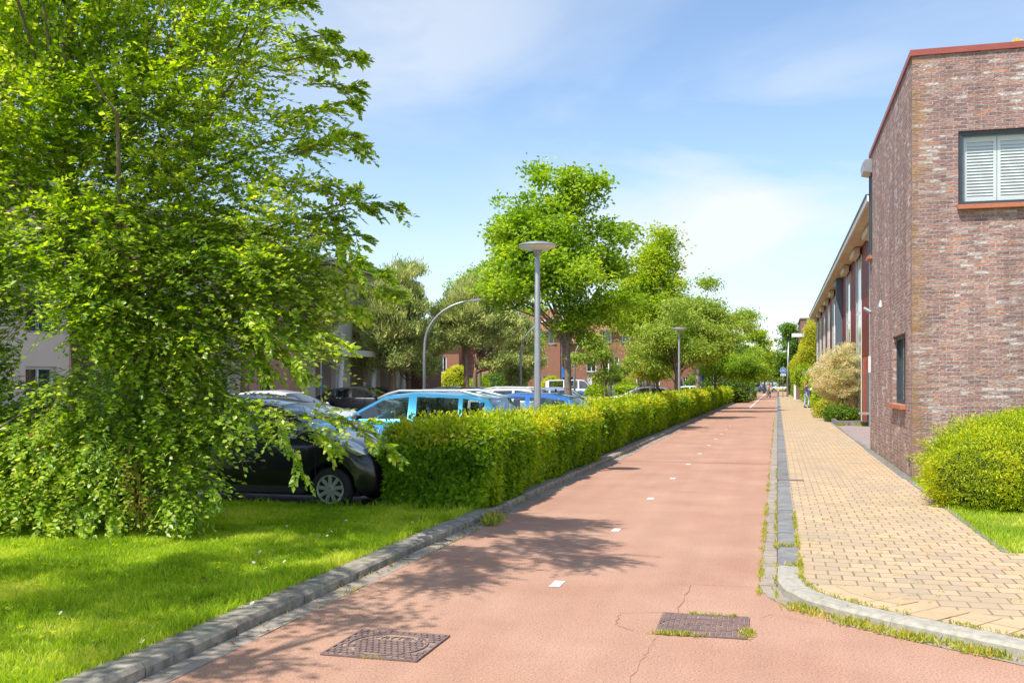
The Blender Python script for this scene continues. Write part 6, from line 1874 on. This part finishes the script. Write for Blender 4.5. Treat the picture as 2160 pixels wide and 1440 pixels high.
    Nn = up[:, None, :] * 1.0 + r.normal(size=(NT, nl, 3)) * .42 + np.array([-.12, -.25, .2])
    Ls = .083 * (.7 + .55 * r.rand(NT, nl)) * (1 - .25 * f[None, :])
    keep = r.rand(NT, nl) < .93
    PP, U, Nn, Ls = PP[keep], U[keep], Nn[keep], Ls[keep]
    z = PP[:, 2] > .13
    leaves('crown', PP[z], U[z], Nn[z], Ls[z], M['L_beech'], root, .66, .10)
    # twig stems as thin 3-sided prisms
    tw = np.empty((NT, 2, 3, 3))
    e0 = S; e1 = S + T * Lt[:, None] * .5 - np.array([0, 0, 1.0]) * (droop * Lt * .22)[:, None]; e2 = S + T * Lt[:, None] - np.array([0, 0, 1.0]) * (droop * Lt)[:, None]
    ring = np.array([[1, 0], [-.5, .87], [-.5, -.87]])
    vs = np.empty((NT, 3, 3, 3))
    for i, (e, w_) in enumerate(((e0, .0034), (e1, .0026), (e2, .001))):
        for k in range(3): vs[:, i, k] = e + (side0 * ring[k, 0] + up * ring[k, 1]) * w_
    bi = np.arange(NT)[:, None] * 9
    fl = []
    for i in range(2):
        for k in range(3):
            k2 = (k + 1) % 3; fl.append(bi + np.array([[i * 3 + k, i * 3 + k2, (i + 1) * 3 + k2, (i + 1) * 3 + k]]))
    fastmesh('twigs', vs.reshape(-1, 3), np.concatenate(fl, 0), M['bark'], root)
    # trunk and limbs
    b = woods
    base = Vector((-5.1, 12.0, .08))
    tr_ = [base, Vector((-5.12, 12.0, .8)), Vector((-5.15, 11.95, 1.9)), Vector((-5.2, 11.9, 3.3)), Vector((-5.35, 11.8, 4.6)), Vector((-5.2, 11.7, 6.0)), Vector((-5.0, 11.5, 7.6))]
    b.tube(tr_, [.19, .15, .13, .12, .10, .07, .04], 12)
    ext = [[(205, 660), (215, 640), (238, 590), (251, 520), (253, 440), (250, 340), (247, 240), (215, 200), (190, 150)], [(247, 250), (300, 225), (330, 212)], [(190, 640), (250, 560), (300, 430), (380, 330), (440, 250), (520, 130), (560, 60)],
           [(230, 600), (330, 560), (430, 525), (540, 500), (640, 460), (740, 440)], [(210, 650), (330, 665), (420, 668), (480, 700), (540, 690), (640, 640), (720, 620)], [(280, 165), (300, 120), (320, 60), (345, 10)],
           [(160, 700), (150, 560), (148, 400), (120, 250), (105, 100), (90, 0)], [(400, 780), (450, 735), (490, 680)], [(455, 800), (520, 775), (545, 765)], [(300, 430), (380, 400), (470, 350), (560, 300), (640, 290)], [(520, 130), (600, 150), (690, 110)], [(430, 260), (470, 180), (520, 60), (530, 0)],
           [(250, 860), (360, 850), (470, 855), (580, 870), (700, 885), (790, 915)], [(200, 830), (80, 850), (0, 900)], [(230, 900), (330, 930), (400, 980), (450, 1030)], [(190, 900), (120, 980), (60, 1040)], [(350, 340), (330, 240), (350, 120), (380, 20)]]
    for i, pl_ in enumerate(ext):
        Y0 = 11.6; n_ = len(pl_)
        pts = [P(x, y, Y0 - (1.4 if i in (3, 4, 9, 12) else .9) * (k / (n_ - 1)) - (.0 if i else .9)) for k, (x, y) in enumerate(pl_)]
        if i in (0, 2, 3, 4, 12, 13, 14, 15): pts = [Vector((-5.15, 11.9, max(.5, pts[0].z - .25)))] + pts
        m_ = len(pts)
        r0 = [.045, .015, .05, .04, .035, .025, .06, .02, .015, .025, .018, .025, .035, .03, .03, .025, .02][i]
        b.tube(pts, [r0 * (1 - .8 * k / (m_ - 1)) for k in range(m_)], 7)
    for q in lob[[-14, -9, -5]]:
        st = Vector(tr_[4 if q[2] < 6 else 5]); e = Vector(q[:3]); m_ = (st + e) / 2 + Vector((0, 0, .3))
        b.tube([st, m_, e], [.022, .016, .008], 5)
    b.build('trunk', M['bark'], root, True)
    # dry hanging catkins
    n_ = 240; C = np.array([P(295, 1030, 10.35), P(268, 985, 10.35), P(85, 920, 10.8), P(105, 935, 10.8), P(300, 1070, 10.35)])[r.choice(5, n_)] + r.normal(size=(n_, 3)) * np.array([.05, .05, .12])
    leaves('dry_seed_tassels', C, np.tile([0, 0, -1.0], (n_, 1)) + r.normal(size=(n_, 3)) * .3, rnd_dirs(n_, r), np.full(n_, .06), M['L_dry'], root, .35)
    return root
beech()

# neighbouring tree beside the camera position, whose dappled shade lies on the lawn and the near path
ground_tree('lawn_tree', 'tree standing on the lawn beside the viewpoint, left of the near path', 'tree', (-8.3, 5.0, .1), 7.5, .14,
            [(1.9, .9, 5.3, 1.2, 1.0, .6), (3.6, .7, 5.0, .9, .7, .4), (4.9, .2, 4.9, .55, .5, .3), (.4, -.6, 5.8, 1.3, 1.2, .8), (2.6, -.7, 5.4, 1.0, .8, .5), (4.2, -.9, 4.7, .6, .5, .3)], 190, 60, .09, .30, M['L_beech'], M['bark'], 95, limbs=16, first=.45, gaps=.2, cpc=5, cps=.24)

# ---------------------------------------------------------------- grass blades
def grass(name, label, s_lo, s_hi, t_lo, t_hi, n, hgt, seed, mat, z=.11, extra=None, kind='stuff', keepf=None, w0=.006):
    r = np.random.RandomState(seed)
    s = s_lo + (s_hi - s_lo) * r.rand(n); t = t_lo + (t_hi - t_lo) * r.rand(n)
    if keepf is not None:
        k = keepf(s, t, r); s, t = s[k], t[k]
    n = len(s)
    X = s * CA + t * SA; Y = -s * SA + t * CA
    px = X / np.maximum(Y, .1) * F + CX
    k = (px > -60) & (px < 2220) & (Y > 4.6)
    X, Y = X[k], Y[k]; n = len(X)
    zz = np.zeros(n) + z if not callable(z) else z(s[k], t[k])
    C = np.stack([X, Y, zz], 1)
    h = hgt * (.5 + .8 * r.rand(n)) * (1 + .45 * wob(C, seed, 2.5))
    lean = r.normal(size=(n, 3)) * .42; lean[:, 2] = 0
    tip = C + (np.array([0, 0, 1.0]) + lean) * h[:, None]
    mid = C + (np.array([0, 0, 1.0]) + lean * .35) * h[:, None] * .55
    a = r.rand(n) * 6.28; wv = np.stack([np.cos(a), np.sin(a), np.zeros(n)], 1) * (w0 * (.7 + .6 * r.rand(n)) * (.6 + Y / 14))[:, None] * .5
    v = np.stack([C - wv, C + wv, mid + wv * .8, tip, mid - wv * .8], 1)
    i = np.arange(n)[:, None] * 5
    f = np.concatenate([i + np.array([[0, 1, 2]]), i + np.array([[0, 2, 4]]), i + np.array([[4, 2, 3]])], 0)
    o = fastmesh(name, v.reshape(-1, 3), f, mat)
    return tag(o, label, 'grass', None, 'stuff')
grass('grass', 'mown lawn grass under the big beech, dappled with light', -9, RW - .21, 3.2, 12.02, 240000, .05, 1, M['blade'], .070, w0=.007)
grass('long_grass', 'longer grass tufts along the foot of the beech and the kerb', -7.5, RW - .18, 4, 12.03, 34000, .10, 2, M['blade'], .070,
      keepf=lambda s, t, r: (((t > 9.4) & (s < -6.3) & (r.rand(len(s)) < .6)) | ((s > RW - .31 + .10 * (np.sin(t * 2.3) + np.sin(t * 5.1)) * r.rand(len(s))) & (s < RW - .21)) | (t > 11.92)), w0=.008)
grass('grass', 'lawn grass around the golden yew beside the pavement', 2.13, 7, 10.4, 17.9, 60000, .05, 3, M['blade'], .073)
grass('long_grass', 'ragged grass edge by the golden yew', 2.06, 4.5, 10.3, 14, 5000, .09, 4, M['blade'], .073, keepf=lambda s, t, r: (s < 2.24) | (t < 10.5))
# weeds in the joints
def weeds():
    r = np.random.RandomState(8)
    C = []
    def line(p0, p1, n, w, z, hh=.035):
        p0, p1 = np.array(p0), np.array(p1); L_ = np.linalg.norm(p1 - p0); nc = max(2, int(L_ * 3))
        cl = r.rand(nc); ci = cl[r.randint(0, nc, n)] + r.normal(size=n) * .03 / max(L_, .3) * 3
        ci = np.clip(ci, 0, 1)
        q = p0[None] + (p1 - p0)[None] * ci[:, None] + r.normal(size=(n, 2)) * w
        for a in q: C.append((a[0], a[1], z, hh * (.5 + r.rand())))
    line((-.01, 8.0), (-.01, 20), 900, .012, .004); line((-.145, 8.2), (-.145, 17), 900, .014, .004); line((.195, 8.5), (.195, 13), 500, .012, .086); line((-.15, 17), (-.15, 50), 700, .012, .004)
    line((0, 10.2), (.19, 10.2), 120, .01, .086); line((.0, 9.13), (.19, 9.13), 100, .01, .086)
    # the side-street kerb foot: thick grassy strip
    for i in range(3, len(path) - 1):
        a, c = outer_g[i], outer_g[i + 1]
        m0 = ((a[0] + path[i][0]) / 2, (a[1] + path[i][1]) / 2); m1 = ((c[0] + path[i + 1][0]) / 2, (c[1] + path[i + 1][1]) / 2)
        d_ = math.dist(m0, m1)
        line(m0, m1, int(800 * d_ if i < 7 else 500 * d_), .05, .004, .045)
    for i in range(len(path) - 2):
        a, c = inner[i], inner[i + 1]; line(a, c, int(160 * math.dist(a, c)), .012, .088, .03)
    # weeds in the pavement joints
    for _ in range(110):
        s_, t_ = r.uniform(.3, 2.3) if r.rand() < .5 else r.uniform(.3, 1.2), 7.6 + 7 * r.rand() ** 1.5
        t_ = round(t_ / .205) * .205 + (.1 if r.rand() < .5 else 0)
        for q in range(12): C.append((s_ + r.normal() * .012, t_ + r.normal() * .03, .082, .016 * (.5 + r.rand())))
    # round the right-hand cover
    line((-.81, 6.76), (-.45, 6.76), 240, .015, .004, .03); line((-.19, 6.76), (-.19, 6.95), 110, .02, .004, .04); line((-.6, 7.38), (-.3, 7.38), 220, .012, .004, .025)
    line((-2.5, 5.70), (-2.35, 5.70), 50, .01, .004, .02)
    line((RW + .02, 6.0), (RW + .02, 14), 200, .02, .004, .03); line((RW + .17, 6), (RW + .17, 12), 160, .02, .004, .03); line((RW + .2, 11.4), (RW + .1, 12.2), 260, .05, .004, .10); line((RW + .0, 13), (RW + .0, 40), 400, .015, .004, .04)
    line((2.16, 18.0), (2.16, 26), 300, .02, .075, .03); line((2.2, 39.7), (5.5, 39.7), 700, .05, .07, .09)
    C = np.array(C)
    n = len(C)
    X = C[:, 0] * CA + C[:, 1] * SA; Y = -C[:, 0] * SA + C[:, 1] * CA
    B = np.stack([X, Y, C[:, 2]], 1)
    U = r.normal(size=(n, 3)) * .55 + np.array([0, 0, 1.0])
    o = leaves('weeds', B, U, r.normal(size=(n, 3)) + np.array([0, 0, .3]), C[:, 3] * 1.0, M['weed'], None, .16)
    tag(o, 'weeds and grass growing in the kerb joints and paving gaps', 'weeds', None, 'stuff')
weeds()
# broad-leaved weeds and fallen leaves in the lawn
r_ = np.random.RandomState(21)
n_ = 260
cs = np.stack([-3.9 - 4.5 * r_.rand(n_), 4.2 + 7.6 * r_.rand(n_)], 1)
Cc = np.repeat(cs, 7, 0) + r_.normal(size=(n_ * 7, 2)) * .02
B_ = np.stack([Cc[:, 0] * CA + Cc[:, 1] * SA, -Cc[:, 0] * SA + Cc[:, 1] * CA, np.full(len(Cc), .092)], 1)
an_ = r_.rand(len(Cc)) * 6.28
o = leaves('lawn_weeds', B_, np.stack([np.cos(an_), np.sin(an_), .35 + .3 * r_.rand(len(Cc))], 1), np.tile([0, 0, 1.0], (len(Cc), 1)) + r_.normal(size=(len(Cc), 3)) * .2, .025 + .03 * r_.rand(len(Cc)), M['L_mid'], None, .5)
tag(o, 'plantain and clover leaves mixed into the lawn', 'weeds', None, 'stuff')
n_ = 150
s_ = np.where(r_.rand(n_) < .5, RW + .02 + .25 * r_.rand(n_) ** 2, -3.9 - 3 * r_.rand(n_)); t_ = 4.5 + 10 * r_.rand(n_)
zz_ = np.where(s_ > RW, .008, .125)
B_ = np.stack([s_ * CA + t_ * SA, -s_ * SA + t_ * CA, zz_], 1)
k_ = (zz_ < .1) | (t_ < 12)
an_ = r_.rand(n_) * 6.28
o = leaves('fallen_leaves', B_[k_], np.stack([np.cos(an_), np.sin(an_), .1 * r_.rand(n_)], 1)[k_], (np.tile([0, 0, 1.0], (n_, 1)) + r_.normal(size=(n_, 3)) * .35)[k_], (.02 + .03 * r_.rand(n_))[k_], M['L_rust'], None, .6)
tag(o, 'brown fallen leaves in the left gutter and on the lawn', 'leaves', None, 'stuff')
# daisies
b = MB()
for k in range(9):
    a = 2 * math.pi * k / 9; q = 2 * math.pi * (k + .8) / 9
    b.add([(0, 0, 0), (.013 * math.cos(a), .013 * math.sin(a), .002), (.013 * math.cos(q), .013 * math.sin(q), .002)], [(0, 1, 2)])
b2_ = MB().lathe([(0, .004), (.004, .003), (.005, 0)], 8)
r = random.Random(12)
first = None
spots = [(px, py) for px, py in ((845, 1105), (870, 1100), (905, 1098), (730, 1096), (758, 1101), (672, 1130), (680, 1136), (690, 1128), (735, 1118), (605, 1108), (545, 1168), (535, 1184), (700, 1120), (560, 1196), (395, 1312), (318, 1318), (128, 1290), (300, 1350), (574, 1176), (600, 1182), (112, 1296), (532, 1270), (430, 1112), (660, 1096), (880, 1084), (575, 1158), (548, 1162))]
for px, py in spots:
    dy = py - HY; Y = F * (H0 - .125) / dy; X = (px - CX) * Y / F
    if first is None:
        first = thing('daisy', 'small white daisy in the mown lawn', 'flower', (X, Y, .12), 0, 'white daisies scattered over the lawn')
        b.build('petals', M['white'], first); b2_.build('flower_eye', M['signyellow'], first); first.scale = (1.3, 1.3, 1.3); first.rotation_euler = (-.5, 0, 0)
        MB().tube([(0, 0, -.045), (0, 0, 0)], .0012, 4).build('stem', M['blade'], first)
    else:
        c = copy_tree(first, Vector((X, Y, .12)), 0); c.rotation_euler = (-.5 + r.uniform(-.3, .3), r.uniform(-.3, .3), r.uniform(0, 6)); c.scale = (1.0 + r.random() * .5,) * 3
